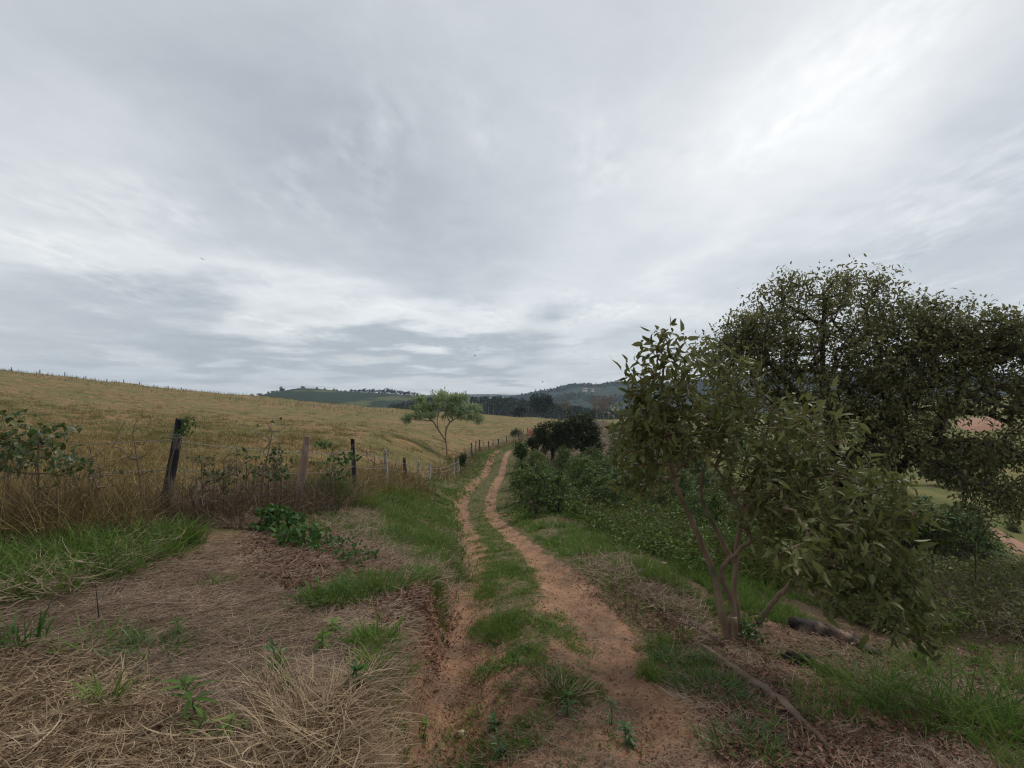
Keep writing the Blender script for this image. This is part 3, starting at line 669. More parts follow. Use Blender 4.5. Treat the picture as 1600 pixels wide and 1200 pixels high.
for poly, n_ in (([(-80, 690), (250, 680), (560, 690), (560, 770), (260, 820), (-80, 850)], 90), ([(-80, 620), (300, 645), (700, 680), (700, 715), (300, 700), (-80, 690)], 260), ([(-80, 590), (400, 628), (830, 662), (800, 690), (640, 690), (-80, 640)], 260)):
    p = scatter(poly, n_, lambda p: 1.0 * (p[:, 0] < xF(p[:, 1]))); k = np.clip(p[:, 1] / 10, .8, 5); tufts(mb, p, 34, .16 * k ** .7, .38, .005 * k, (.1, 1.4), (.2, 1.3), 3)
p = scatter([(-80, 690), (120, 690), (255, 720), (240, 810), (120, 845), (-80, 860)], 5000); N = len(p); p[:, 2] += rng.random(N) ** 1.5 * .3
blades(mb, p, rng.uniform(.25, .65, N), rng.uniform(.005, .011, N), rng.uniform(0, 6.28, N), rng.uniform(.5, 1.6, N), rng.normal(.3, .5, N), 4, rng.normal(0, .5, N), rng.normal(0, .8, N), np.clip(rng.normal(.72, .2, N), 0, 1))
tag(mb.build('pasture_grass', M['pasture']), kind='stuff')
mb = MB()
pasture([(-80, 680), (250, 680), (560, 700), (600, 750), (460, 790), (260, 825), (-80, 860)], 9000, .24, .006, mb, .47, 7, 93, .6, .03)
pasture([(-80, 580), (0, 583), (400, 623), (640, 644), (830, 657), (820, 680), (640, 685), (300, 690), (-80, 690)], 12000, .36, .0035, mb, .46, 8, 94, .13, .04, r=.16)
# fringe standing on the skyline
x = rng.uniform(-60, 640, 2600); D = np.exp(rng.uniform(np.log(130), np.log(195), 2600)); X_ = (x - CX) / FOC * D
q = np.stack([X_, D, gz(X_, D)], 1); bl(q, .75, .6, .09, mb, (0, .5), (.1, .8), 2)
tag(mb.build('yellow_green_grass', M['pasture_green']), kind='stuff')
# tall tawny growth along the fence line
mb = MB()
yy_ = np.concatenate([rng.uniform(6.2, 22, 8000), rng.uniform(20, 88, 4500)]); xx_ = xF(yy_) + rng.normal(-.05, .32, len(yy_)) * np.clip(yy_ / 14, .8, 1.8)
q = np.stack([xx_, yy_, gz(xx_, yy_)], 1); kk = np.clip((fbm(xx_ * .4, yy_ * .45, 3, 95) - .30) * 6, .1, 1); q = q[rng.random(len(q)) < kk]
bl(q, .55, .7, .007 * np.clip(q[:, 1] / 9, 1, 4), mb, (0, 1.0), (.1, 1.6), 3)
p = scatter([(-80, 760), (60, 770), (230, 800), (250, 840), (60, 870), (-80, 880)], 5000); bl(p, .4, .5, .008, mb, (.3, 1.2), (.2, 1.0), 3)
p = scatter([(-90, 800), (120, 800), (250, 830), (120, 860), (-90, 880)], 2600); bl(p, .75, .5, .008, mb, (.1, .9), (.2, 1.4), 4)
tag(mb.build('tawny_grass', M['tawny']), kind='stuff')

# tangle of low scrub, dead twigs and weeds on the slope right of the track
mb = MB(); mbt = MB()
def scrub(poly, n, h, lf, dens_seed, thr=.4):
    p = scatter(poly, n, lambda p: np.clip((fbm(p[:, 0] * .8, p[:, 1] * .8, 3, dens_seed) - thr) * 6, .05, 1)); N = len(p)
    top = p.copy(); top[:, :2] += rng.normal(0, .12, (N, 2)); top[:, 2] += rng.uniform(.3, 1, N) * h
    K = 7
    u = rng.uniform(.25, 1, (N, K, 1)); b = (p[:, None] * (1 - u) + top[:, None] * u).reshape(-1, 3) + rng.normal(0, .04, (N * K, 3))
    d = rng.normal(size=(N * K, 3)); d[:, 2] *= .5
    nr = norm(rng.normal(0, .5, (N * K, 3)) + [0, 0, 1])
    s = lf * np.clip(np.repeat(p[:, 1], K) / 9, 1, 2.2)
    leaves(mb, b, d, nr, s * rng.uniform(.6, 1.3, N * K), s * rng.uniform(.3, .5, N * K), .25, simple=True)
def twigs(poly, n, h, w, lean=(.2, 1.5), mb_=None):
    p = scatter(poly, n); N = len(p); b = p.copy(); b[:, 2] += rng.random(N) ** 2 * h * .5
    blades(mb_ or mbt, b, rng.uniform(.4, 1.1, N) * h, w * np.clip(p[:, 1] / 8, 1, 2.5), rng.uniform(0, 6.28, N), rng.uniform(*lean, N), rng.normal(0, .5, N), 3, rng.normal(0, .5, N), rng.normal(0, 1, N))
scrub([(860, 790), (960, 775), (1080, 790), (1200, 850), (1300, 900), (1250, 930), (1100, 900), (1000, 860), (900, 815)], 5200, .5, .065, 101, .30)
twigs([(860, 790), (960, 775), (1080, 800), (1100, 900), (1000, 860), (900, 815)], 1000, .6, .005, (0, .9))
scrub([(1330, 900), (1450, 880), (1660, 880), (1660, 1010), (1400, 1000), (1300, 960)], 4200, .6, .07, 102, .36)
twigs([(1330, 880), (1450, 865), (1660, 860), (1660, 1020), (1400, 1000), (1300, 960)], 3800, .75, .006, (.5, 1.6))
scrub([(980, 720), (1100, 700), (1300, 780), (1300, 880), (1150, 850), (1000, 800)], 2200, .7, .08, 103, .45)
yq = rng.uniform(5.9, 12, 4600); xq = xF(yq) + rng.normal(.05, .30, 4600); q = np.stack([xq, yq, gz(xq, yq)], 1); kq = fbm(xq * .8, yq * .8, 3, 105) > .44; q = q[kq]; q[:, 2] += rng.random(len(q)) ** 2 * .4
blades(mbt, q, rng.uniform(.25, .7, len(q)), .007, rng.uniform(0, 6.28, len(q)), rng.uniform(.1, 1.5, len(q)), rng.normal(0, .7, len(q)), 4, rng.normal(0, .6, len(q)), rng.normal(0, 1, len(q)), np.clip(rng.normal(.3, .25, len(q)), 0, 1))
tag(mb.build('undergrowth', M['coffee_dull']), kind='stuff'); mb = MB()
scrub([(850, 780), (960, 765), (1100, 790), (1250, 850), (1300, 900), (1250, 930), (1100, 905), (1000, 870), (900, 820)], 3600, .6, .085, 106, .36)
scrub([(1330, 890), (1450, 870), (1660, 880), (1660, 1010), (1400, 1000), (1300, 960)], 1700, .5, .085, 107, .42)
tag(mb.build('leafy_undergrowth', M['coffee']), kind='stuff')
tag(mbt.build('dead_twigs', M['bare_twig']), kind='stuff')

import bmesh as _bm
mb = MB(); p = scatter([(640, 1240), (690, 900), (730, 790), (790, 790), (900, 930), (1050, 1000), (1200, 1240)], 1500); N = len(p); rr_ = rng.uniform(.004, .014, N) * np.clip(p[:, 1] / 5, 1, 2)
o8 = np.array([[1, 0, 0], [-1, 0, 0], [0, 1, 0], [0, -1, 0], [0, 0, .7], [0, 0, -.7]]); V = p[:, None] + o8[None] * rr_[:, None, None] * rng.uniform(.6, 1.3, (N, 6, 1)) + np.array([0, 0, .2]) * rr_[:, None, None]
F = np.array([[0, 2, 4], [2, 1, 4], [1, 3, 4], [3, 0, 4], [2, 0, 5], [1, 2, 5], [3, 1, 5], [0, 3, 5]]); mb.add(V.reshape(-1, 3), [((np.arange(N) * 6)[:, None, None] + F[None]).reshape(-1, 3)])
tag(mb.build('gravel', M['clod']), kind='stuff')
# ------------------------------------------------------------------ far country: hills, forest, single trees on the ridges
def ridge(name, pts, D0, depth, base, mat, bumps=0.0, seed=0, n=260, m=40, front=.55):
    """a long hill: its crest height is given along the horizon, the flanks fall away in front and behind"""
    pts = np.array(pts, float); px = np.linspace(pts[0, 0], pts[-1, 0], n); py = np.interp(px, pts[:, 0], pts[:, 1])
    py = np.convolve(np.pad(py, 3, mode='edge'), np.ones(7) / 7, 'valid')
    t = np.linspace(-1, 1, m)
    PX, T = np.meshgrid(px, t, indexing='ij'); crest = (HY - np.interp(PX, px, py)) / FOC * D0
    D = D0 + T * depth
    prof = np.where(T < 0, 1 - np.abs(T) ** 1.6, 1 - T ** 2)
    Xc = (PX - CX) / FOC * (D0 * (1 - front) + D * front)
    Z = base + (crest - base) * prof
    Z += bumps * (fbm(Xc / (6 * bumps + .1) , D / (6 * bumps + .1), 4, seed) - .45) * np.clip(1.2 - np.abs(T), 0, 1)
    V = np.stack([Xc, D, Z], -1).reshape(-1, 3)
    j, i = np.meshgrid(np.arange(n - 1), np.arange(m - 1), indexing='ij'); a = (j * m + i).ravel()
    mb = MB(); mb.add(V, [np.stack([a, a + m, a + m + 1, a + 1], 1)])
    o = mb.build(name, mat, smooth=True); tag(o, kind='structure')
    def zf(x, d):
        pxx = x / (D0 * (1 - front) + d * front) * FOC + CX; tt = (d - D0) / depth
        cr = (HY - np.interp(pxx, px, py)) / FOC * D0
        pr = np.where(tt < 0, 1 - np.abs(tt) ** 1.6, 1 - tt ** 2); return base + (cr - base) * pr
    return zf
def hillmat(name, dark, mid, light, scale, rows=0, thr=(.56, .6), patch=.004):
    m, nt = NT(name)
    pos = nd(nt, 'ShaderNodeNewGeometry').outputs['Position']
    nz = noise(nt, pos, scale, 6, .7); big = noise(nt, mapping(nt, pos, (1, .5, 3)), patch, 3, .5)
    c = ramp(nt, [(.35, dark), (.65, mid)], nz)
    if rows:
        w = nd(nt, 'ShaderNodeTexWave'); w.inputs['Scale'].default_value = rows; w.inputs['Distortion'].default_value = 3; w.inputs['Detail'].default_value = 3
        nt.links.new(mapping(nt, pos, (.3, 1, 1.5)), w.inputs['Vector'])
        c = mixc(nt, math_(nt, 'MULTIPLY', w.outputs['Fac'], .3), c, mid)
    c = mixc(nt, ramp(nt, [(thr[0], (0, 0, 0)), (thr[1], (1, 1, 1))], big), c, light)
    p = nd(nt, 'ShaderNodeBsdfPrincipled'); p.inputs['Roughness'].default_value = .95; p.inputs['Specular IOR Level'].default_value = .05
    nt.links.new(c, p.inputs['Base Color']); nt.links.new(bump(nt, nz, 1, 3), p.inputs['Normal'])
    nt.links.new(p.outputs[0], nd(nt, 'ShaderNodeOutputMaterial').inputs[0]); return m
M['hill_coffee'] = hillmat('coffee_hill', (.013, .026, .015), (.024, .040, .021), (.075, .085, .034), .05, .12, (.60, .64), .012)
M['hill_forest'] = hillmat('forested_mountain', (.011, .023, .016), (.026, .043, .026), (.11, .125, .045), .03, 0, (.66, .69), .0035)
M['hill_far'] = hillmat('far_ridge', (.03, .04, .03), (.05, .06, .04), (.07, .08, .05), .004)
z_left = ridge('coffee_hill', [(250, 650), (330, 634), (380, 625), (400, 620), (430, 613), (468, 606.5), (490, 607), (520, 610), (560, 613), (600, 614), (660, 619), (720, 627), (800, 640), (880, 655)], 700, 300, -32, M['hill_coffee'], 1.2, 3)
z_right = ridge('forested_mountain', [(640, 650), (700, 640), (760, 632), (800, 624), (830, 617), (860, 612), (878, 607), (890, 604.5), (905, 603), (918, 604), (925, 606), (940, 602.5), (955, 600), (990, 600.5), (1020, 598), (1050, 602), (1100, 596), (1200, 588), (1300, 584), (1400, 582), (1500, 588), (1650, 598), (1900, 620)], 1300, 600, -36, M['hill_forest'], 5, 4, 420, 60)
z_far = ridge('far_ridge', [(300, 622), (500, 619), (700, 617), (760, 615.5), (800, 617), (850, 616), (1000, 612), (1200, 606), (1500, 610), (1900, 618)], 2300, 300, -40, M['hill_far'], 3, 5)

def blob_tree(mb, mt, c, h, w, n, lf, trunk=.35, flat=1.0):
    """small far tree: trunk and a crown of leaf clumps (c is the foot)"""
    c = np.asarray(c, float)
    tube(mt, spline([c - [0, 0, .4], c + [.02 * h, 0, h * trunk * .6], c + [0, 0, h * .7]], 4), np.linspace(.035, .015, 4) * h, 5)
    k = max(4, int(n / 40)); ctr = in_ell(k, c + [0, 0, h * (trunk + (1 - trunk) * .52)], [w * .36, w * .36, h * (1 - trunk) * .36 * flat], .2)
    pts = np.concatenate([in_ell(int(n / k), q, np.array([w, w, h * (1 - trunk) * flat]) * rng.uniform(.14, .26), .3) for q in ctr])
    N = len(pts); leaves(mb, pts, norm(rng.normal(size=(N, 3)) + [0, 0, -.1]), norm(rng.normal(0, .6, (N, 3)) + [0, 0, 1]), lf * rng.uniform(.6, 1.3, N), lf * rng.uniform(.4, .7, N), .2, simple=True)

def make_tree(name, label, cat, foot, h, w, n, lf, leafmat, barkmat, group=None, trunk=.35, flat=1.0):
    t = thing(name, foot, label, cat, group); a = MB(); b = MB()
    blob_tree(a, b, [0, 0, 0], h, w, n, lf, trunk, flat)
    b.build('trunk', barkmat, t, True); a.build('crown', leafmat, t); return t
protos = [make_tree('ridge_tree', 'x', 'tree', (0, 0, 0), 7, w_, 420, .9, M['distant'], M['bark_dark'], None, tr_, fl_) for w_, tr_, fl_ in ((8, .02, 1), (6.5, .04, 1), (9, .06, .9), (5, .02, 1))]
RT = [(393, 616, 5, 0), (406, 614.5, 6, 1), (419, 611.5, 7, 3), (426, 610, 6, 2), (433, 610, 5, 0), (441, 604, 9, 3), (473, 603, 5, 2), (495, 604.5, 4, 3), (508, 606, 4, 3), (522, 607.5, 6, 0), (527, 608, 5, 3), (533, 609.5, 4, 3), (539, 609.5, 5, 2), (548, 608.5, 7, 0), (554, 609, 6, 1), (562, 608, 7, 2), (570, 607.5, 8, 0), (577, 608.5, 7, 1), (584, 608, 7, 0), (591, 609, 7, 1), (598, 608.5, 7, 2), (604, 607, 9, 0), (611, 608.5, 8, 1), (618, 609.5, 7, 0), (625, 610.5, 7, 1), (632, 611.5, 7, 2), (639, 611.5, 8, 0), (646, 613, 7, 1), (653, 614.5, 7, 0), (660, 616, 7, 2)]
RLAB = {0: 'leftmost dark tree where the coffee hill meets the pasture skyline', 1: 'round dark tree second from the left end of the coffee hill', 5: 'tall slim tree rising above its neighbours on the left flank of the coffee hill', 6: 'lone flat dark tree on the very top of the coffee hill', 7: 'faint small tree just right of the coffee hill summit', 8: 'tiny upright tree midway along the bare coffee hill crest'}
used = set()
for i, (px, pt, hp, k) in enumerate(RT):
    D = 700 + rng.uniform(-12, 12) ; x = (px - CX) / FOC * D; zb = float(z_left(x, D)) - 1.6; h = max((HY - pt) / FOC * D - zb, hp / FOC * D * .7); s = h / 7
    lab = RLAB.get(i) or ('dark tree in the loose clump on the left flank of the coffee hill' if i < 5 else 'dark tree in the row along the coffee hill crest')
    grp = None if i in RLAB else ('clump on the left flank of the coffee hill' if i < 5 else 'tree row along the coffee hill crest')
    if k not in used:
        o = protos[k]; used.add(k); o.location = (x, D, zb); o.scale = (s * 1.5, s * 1.5, s * 1.1); o['label'] = lab
        if grp: o['group'] = grp
    else: copy_tree(protos[k], (x, D, zb), rng.uniform(0, 6), (s * 1.5, s * 1.5, s * 1.1), lab, grp)

# eucalyptus plantation behind the pasture: one dark mass
mb = MB(); mt = MB()
for i in range(520):
    px = rng.uniform(610, 1090); D = rng.uniform(330, 470)
    top = np.interp(px, [610, 660, 720, 780, 800, 840, 880, 950, 1090], [632, 622, 619, 620, 622, 627, 632, 640, 640]) + rng.normal(0, 1.0) + (470 - D) * .022
    x = (px - CX) / FOC * D; zb = float(gz(x, D)); zt = (HY - top) / FOC * D; h = zt - zb
    if h < 5: continue
    tube(mt, [[x, D, zb - .5], [x + rng.normal(0, .2), D, zb + h * .5], [x, D, zt - 1]], [.22, .17, .06], 4)
    N = 46; u = rng.random(N); q = np.stack([x + rng.normal(0, 1.1, N) * (1.25 - u), D + rng.normal(0, 1.1, N) * (1.25 - u), zb + h * (.38 + .63 * u)], 1)
    leaves(mb, q, norm(rng.normal(size=(N, 3)) + [0, 0, -.5]), rng.normal(size=(N, 3)), rng.uniform(1.2, 2.6, N), rng.uniform(.7, 1.3, N), .2, simple=True)
tag(mb.build('eucalyptus_forest', M['distant']), kind='stuff'); tag(mt.build('forest_trunks', M['bark_pale']), kind='stuff')
# woods on the mountain read as one mass
mb = MB(); N = 26000
px = rng.uniform(720, 1640, N); D = rng.uniform(870, 1320, N); x = (px - CX) / FOC * D
den = fbm(x / 85, D / 60, 4, 131); k = (den > .44); x = x[k]; D = D[k]; N = len(x)
q = np.stack([x, D, z_right(x, D) + rng.uniform(1, 5, N)], 1)
leaves(mb, q, norm(rng.normal(size=(N, 3))), norm(rng.normal(0, .5, (N, 3)) + [0, 0, 1]), rng.uniform(4, 7, N), rng.uniform(3, 6, N), .5, simple=True)
tag(mb.build('mountain_woods', M['distant']), kind='stuff')
# undergrowth in front of the plantation and along the pasture's far edge
t = make_tree('broad_dark_tree', 'broad dark tree standing in front of the eucalyptus plantation', 'tree', gp(846, 215), 10.5, 12, 1600, .9, M['distant'], M['bark_dark'], None, .12, 1.1)
t = make_tree('round_tree', 'rounded dark tree at the edge of the pasture left of the broad dark tree', 'tree', gp(812, 230), 6, 7, 600, .8, M['distant'], M['bark_dark'], None, .15)
for px, D, h in ((884, 170, 6), (932, 160, 8.5), (950, 170, 8), (942, 150, 6)):
    f = gp(px, D); nm = {884: 'reddish leafless shrub in front of the plantation', 932: 'tallest bare pale tree behind the dark tree pair', 950: 'bare pale tree half hidden by the olive tree', 942: 'low bare tree between the two taller bare trees'}[px]
    t = thing('bare_tree', f, nm, 'tree'); tp = in_ell(70, [0, 0, h * .72], [h * .27, h * .27, h * .28], .2)
    A, PR, E, ntr = grow([spline([[0, 0, -.3], [.1, 0, h * .3], [-.1, 0, h * .62]], 8)], tp, h * .07, .15, .05)
    rr = radii(A, PR, E, .022 * h / 9, .45, .25); k = np.arange(1, len(A)); mb = MB(); edges_tubes(mb, A[PR[k]], A[k], rr[PR[k]], rr[k], 4)
    mb.build('trunk', M['bark_pale'], t)
    mb = MB(); e = A[E]; n = 14; b = np.repeat(e, n, 0) + rng.normal(0, .35, (len(e) * n, 3)); blades(mb, b, rng.uniform(.4, .8, len(b)), .045, rng.uniform(0, 6.28, len(b)), rng.uniform(0, 1.0, len(b)), .3, 2); mb.build('twigs', M['bare_twig'], t)
# white farm buildings on the mountain
for px, py, w, d, h, lab in ((914, 617, 9, 6, 3.4, 'white farm building on the mountain, the left and larger of the two'), (926, 618, 6, 5, 2.8, 'smaller white farm building on the mountain, right of the larger one')):
    D = 1050; f = P(px, py, D); f[2] = max(f[2], float(z_right(f[0], D)) - .5); t = thing('farm_building', f, lab, 'building'); mb = MB()
    def box(mb, x0, x1, y0, y1, z0, z1):
        V = [[x, y, z] for x in (x0, x1) for y in (y0, y1) for z in (z0, z1)]
        mb.add(V, [[[0, 1, 3, 2], [4, 6, 7, 5], [0, 4, 5, 1], [2, 3, 7, 6], [0, 2, 6, 4], [1, 5, 7, 3]]])
    box(mb, -w / 2, w / 2, -d / 2, d / 2, -3, h); mb.build('wall', M['white_wall'], t)
    mb = MB(); mb.add([[-w / 2 - 1, -d / 2 - 1, h + .02], [w / 2 + 1, -d / 2 - 1, h + .02], [w / 2 + 1, d / 2 + 1, h + .02], [-w / 2 - 1, d / 2 + 1, h + .02], [-w / 2, 0, h + 4], [w / 2, 0, h + 4]], [[[0, 1, 5, 4], [2, 3, 4, 5], [0, 3, 2, 1]], [[0, 4, 3], [1, 2, 5]]]); mb.build('roof', M['tile'], t)
# bare red earth on the far side of the valley, track down there
def sheet(name, pts, mat, lift=.004, kind='structure', thick=0):
    pts = np.asarray(pts, float); c = pts.mean(0); mb = MB(); rings = [c + (pts - c) * s for s in (0.02, .35, .7, 1)]
    for r_ in rings: r_[:, 2] = gz(r_[:, 0], r_[:, 1]) + lift
    rings[-1][:, 2] -= lift + .1
    V = np.concatenate(rings); n = len(pts); k = np.arange(n); k2 = (k + 1) % n
    mb.add(V, [np.concatenate([np.stack([k + a * n, k2 + a * n, k2 + (a + 1) * n, k + (a + 1) * n], 1) for a in range(3)])])
    return tag(mb.build(name, mat, smooth=True), kind=kind)
M['red_soil'] = flatmat('red_soil', (.27, .135, .078), .95, 0, .6, .25)
pl = [(1490, 657), (1520, 655.5), (1562, 655.5), (1570, 668), (1545, 676), (1515, 675), (1488, 664)]
sheet('red_earth_slope', spline(np.concatenate([at([a for a, b in pl], [b for a, b in pl]), at([pl[0][0]], [pl[0][1]])]), 40)[:-1], M['red_soil'], .5)
rd = spline(np.array([gp(1535, 47), gp(1570, 44), gp(1610, 40), gp(1680, 34)]), 16); dn = norm(np.gradient(rd, axis=0)); sd = np.stack([-dn[:, 1], dn[:, 0], 0 * dn[:, 0]], 1)
mb = MB(); w_ = 1.2; g3 = np.stack([rd - sd * w_, rd - sd * .4, rd + sd * .4, rd + sd * w_], 1); g3[:, :, 2] = gz(g3[:, :, 0], g3[:, :, 1]) + [-.05, .12, .12, -.05]
a = (np.arange(15)[:, None] * 4 + np.arange(3)).ravel(); mb.add(g3.reshape(-1, 3), [np.stack([a, a + 1, a + 5, a + 4], 1)]); tag(mb.build('dirt_road', M['red_soil'], smooth=True), kind='structure')

# ------------------------------------------------------------------ fence: posts and three strands of wire
def post(px, pyb, pyt, D, r, mat, label, lean=0.0, group=None, sides=9, rough=.18):
    f = gp(px, D); zt = (HY - pyt) / FOC * D; h = max(zt - f[2], .45)
    mb = MB(); n = 7; dx = lean / FOC * D
    pts = np.array([[dx * u + .012 * math.sin(5 * u + px), .02 * math.sin(4 * u + px), h * u - .15 * (1 - u)] for u in np.linspace(0, 1, n)])
    tube(mb, pts, r * np.linspace(1.12, .88, n) * rng.uniform(.95, 1.05, n), sides, .5, rough, cap=False)
    # splintered top
    V = mb.v[-1]; top = V[-sides:]; top[:, 2] += rng.uniform(-.35, .35, sides) * r
    mb.add(np.vstack([top, top.mean(0) + [0, 0, -.1 * r]]), [np.stack([np.arange(sides), (np.arange(sides) + 1) % sides, np.full(sides, sides)], 1)])
    o = mb.build('fence_post', mat, origin=None); o.location = tuple(f); tag(o, label, 'fence post', group or 'posts of the wire fence')
    return o, f, h, dx
POSTS = [(255, 815, 655, 7.4, .064, 'post_black', 'thick charred black post leaning right, nearest the camera on the left', 24),
 (463, 800, 683, 9.9, .07, 'post_brown', 'leaning greyish brown wooden post between dry weeds and the green tussock', 16),
 (553, 775, 686, 13.2, .055, 'post_black', 'slim dark upright post right of the green tussock', -1),
 (603, 760, 703, 16.5, .06, 'post_grey', 'pale lichen white post, nearest of the white ones', -1),
 (635, 757, 715, 20, .06, 'post_black', 'short black post right of the nearest white post', -3),
 (654, 752, 720, 23, .055, 'post_grey', 'thin white post just right of the short black post', 0),
 (671, 750, 724, 25.5, .055, 'post_grey', 'grey white post standing in tawny grass below the lone pasture tree', 0),
 (686, 745, 728, 28.5, .06, 'post_brown', 'stubby dark brown post below the lone pasture tree', 0),
 (709, 740, 719, 33, .06, 'post_grey', 'white post left of the small dark bush on the fence', 0),
 (716, 738, 716, 36, .06, 'post_grey', 'white post touching the small dark bush on the fence', 0),
 (728, 727, 709, 43, .06, 'post_grey', 'white post just beyond the small dark bush on the fence', 0)]
PW = []
for (px, pb, pt, D, r, m_, lab, ln) in POSTS:
    o, f, h, dx = post(px, pb, pt, D, r, M[m_], lab, ln); PW.append((f, h, dx))
    if D < 8:
        mb = MB(); a = np.linspace(0, 6.28 * 2, 26); zc = h * .80; cx = dx * .80
        tube(mb, np.stack([cx + np.cos(a) * .085, np.sin(a) * .085, zc + a * .006], 1), .004, 5); mb.build('wire_tie', M['wire'], o)
fd = [(48, 1.15, 'post_black'), (51.5, 1.15, 'post_brown'), (55, 1.1, 'post_black'), (58, 1.1, 'post_grey'), (61, 1.2, 'post_black'), (64, 1.1, 'post_brown'), (67, 1.2, 'post_black'), (70, 1.1, 'post_grey'), (73.5, 1.2, 'post_black'), (77, 1.15, 'post_brown'), (80.5, 1.2, 'post_black'), (84, 1.2, 'post_brown'), (88, 1.2, 'post_black'), (93, 1.2, 'post_brown')]
for D, h, m_ in fd:
    x = float(xF(D)); px = CX + x / D * FOC; z = float(gz(x, D)); pt = HY - (z + h * rng.uniform(.9, 1.1)) / D * FOC
    o, f, h_, dx = post(px, 0, pt, D, .075, M[m_], 'weathered post in the distant stretch of fence where the track bends', rng.normal(0, .8), 'far fence posts by the track bend', 7); PW.append((f, h_, dx))
for k, (fr, lab) in enumerate(((.80, 'top strand of rusty barbed wire along the post fence'), (.52, 'middle strand of rusty barbed wire along the post fence'), (.26, 'lowest strand of rusty barbed wire along the post fence'))):
    pts = [np.array([-7.6, 5.4, 0])]; pts[0][2] = float(gz(-7.6, 5.4)) + fr * 1.35
    for f, h, dx in PW: pts.append(f + np.array([dx * fr, -.085, min(h, 1.4) * fr]))
    pts = np.array(pts); fine = [pts[0]]; bar = []
    for a, b in zip(pts[:-1], pts[1:]):
        L = np.linalg.norm(b - a)
        for u in np.linspace(0, 1, 9)[1:]: fine.append(a + (b - a) * u - np.array([0, 0, .012 * L * math.sin(math.pi * u)]))
        if a[1] < 22:
            for u in np.arange(.06 / L, 1, .14 / L): bar.append(a + (b - a) * u - np.array([0, 0, .012 * L * math.sin(math.pi * u)]))
    fine = np.array(fine); mb = MB(); tube(mb, fine, .0040 * np.clip(fine[:, 1] / 9, 1, 3), 5)
    bar = np.array(bar); N = len(bar); dd = norm(rng.normal(size=(N, 3))) * .018; edges_tubes(mb, bar - dd, bar + dd, .0018, .0014, 3)
    tag(mb.build('barbed_wire', M['wire']), lab, 'wire', 'strands of the wire fence')
for i, px in enumerate((-8, 18, 62, 101, 135, 167, 193, 218, 241, 263, 284)):
    D = 146 + i * 5; Ds = np.linspace(100, 240, 400); e = gz((px - CX) / FOC * Ds, Ds) / Ds; D = float(Ds[e.argmax()]); f = gp(px, D)
    post(px, 0, HY - (f[2] + 1.25 - .05 * i) / D * FOC, D, .10, M['post_black'], 'small post of the distant fence on the pasture skyline', rng.normal(0, .5), 'posts on the pasture skyline', 6)

# ------------------------------------------------------------------ trees with real branches
def leafy(mb, A, PR, E, k, L, W, spread, back=.5, droop=.25, bias=(0, 0, -.25), simple=False, up=.5, rr=None):
    e = A[E]; p = A[PR[E]]; d0 = norm(e - p + 1e-6)
    n = len(e); u = rng.uniform(-back, 1.0, (n, k, 1))
    b = e[:, None] + d0[:, None] * u * spread + rng.normal(0, spread * .42, (n, k, 3))
    d = norm(d0[:, None] * .7 + rng.normal(0, .75, (n, k, 3)) + np.asarray(bias))
    b = b.reshape(-1, 3); d = d.reshape(-1, 3); N = len(b)
    nr = norm(rng.normal(0, up, (N, 3)) + [0, 0, 1])
    leaves(mb, b, d, nr, L * rng.uniform(.4, 1.3, N), W * rng.uniform(.6, 1.25, N), droop * rng.uniform(0, 2, N), rr, simple=simple)
    return b
def ells(spec, tot):
    """spec: photo centre, depth, half sizes in photo pixels, half depth; tips spread over all of them"""
    vol = np.array([s[3] * s[4] * s[2] ** 2 for s in spec], float); vol = vol ** .7; vol /= vol.sum(); out = []
    for s, v in zip(spec, vol):
        px, py, D, rx, ry = s[:5]; rd = s[5] if len(s) > 5 else rx / FOC * D
        out.append(in_ell(max(2, int(tot * v)), P(px, py, D), [rx / FOC * D, rd, ry / FOC * D], .3))
    return np.concatenate(out)

# the olive-leaved small tree by the track
foot = at([1148], [1002])[0]; t = thing('small_tree', foot, 'small many stemmed tree with tan stems and big olive leaves beside the track', 'tree')
D0 = foot[1]; q = lambda px, py, dd=0: P(px, py, D0 + dd) - foot
stems = [([q(1140, 1004), q(1128, 960), q(1117, 900, .05), q(1098, 855, .1), q(1075, 800, .1), q(1052, 745, .05), q(1044, 690, 0), q(1042, 620, -.1)], .040, .013),
         ([q(1150, 1002), q(1143, 940, .1), q(1128, 893, .05), q(1152, 862, -.1), q(1180, 842, -.25), q(1230, 835, -.4)], .036, .010),
         ([q(1156, 1000, .12), q(1150, 940, .2), q(1149, 880, .25), q(1160, 800, .2), q(1185, 720, .1), q(1205, 650, 0)], .038, .012),
         ([q(1185, 972, -.05), q(1210, 940, -.12), q(1240, 906, -.2), q(1290, 870, -.4), q(1350, 850, -.6)], .028, .010),
         ([q(1149, 880, .25), q(1120, 830, .3), q(1095, 770, .35), q(1110, 700, .35), q(1120, 640, .3)], .03, .01),
         ([q(1160, 800, .2), q(1220, 770, -.1), q(1290, 740, -.3), q(1350, 760, -.5)], .03, .01)]
mb = MB(); paths = []
for pts, r0, r1 in stems:
    s = spline(pts, 22); s += rng.normal(0, .006, s.shape); tube(mb, s, np.linspace(r0, r1, 22), 9, .5, .12); paths.append(s)
tube(mb, spline([q(1150, 1030), q(1146, 1000), q(1145, 965)], 6), [.12, .09, .065, .05, .045, .04], 10, .5, .25)
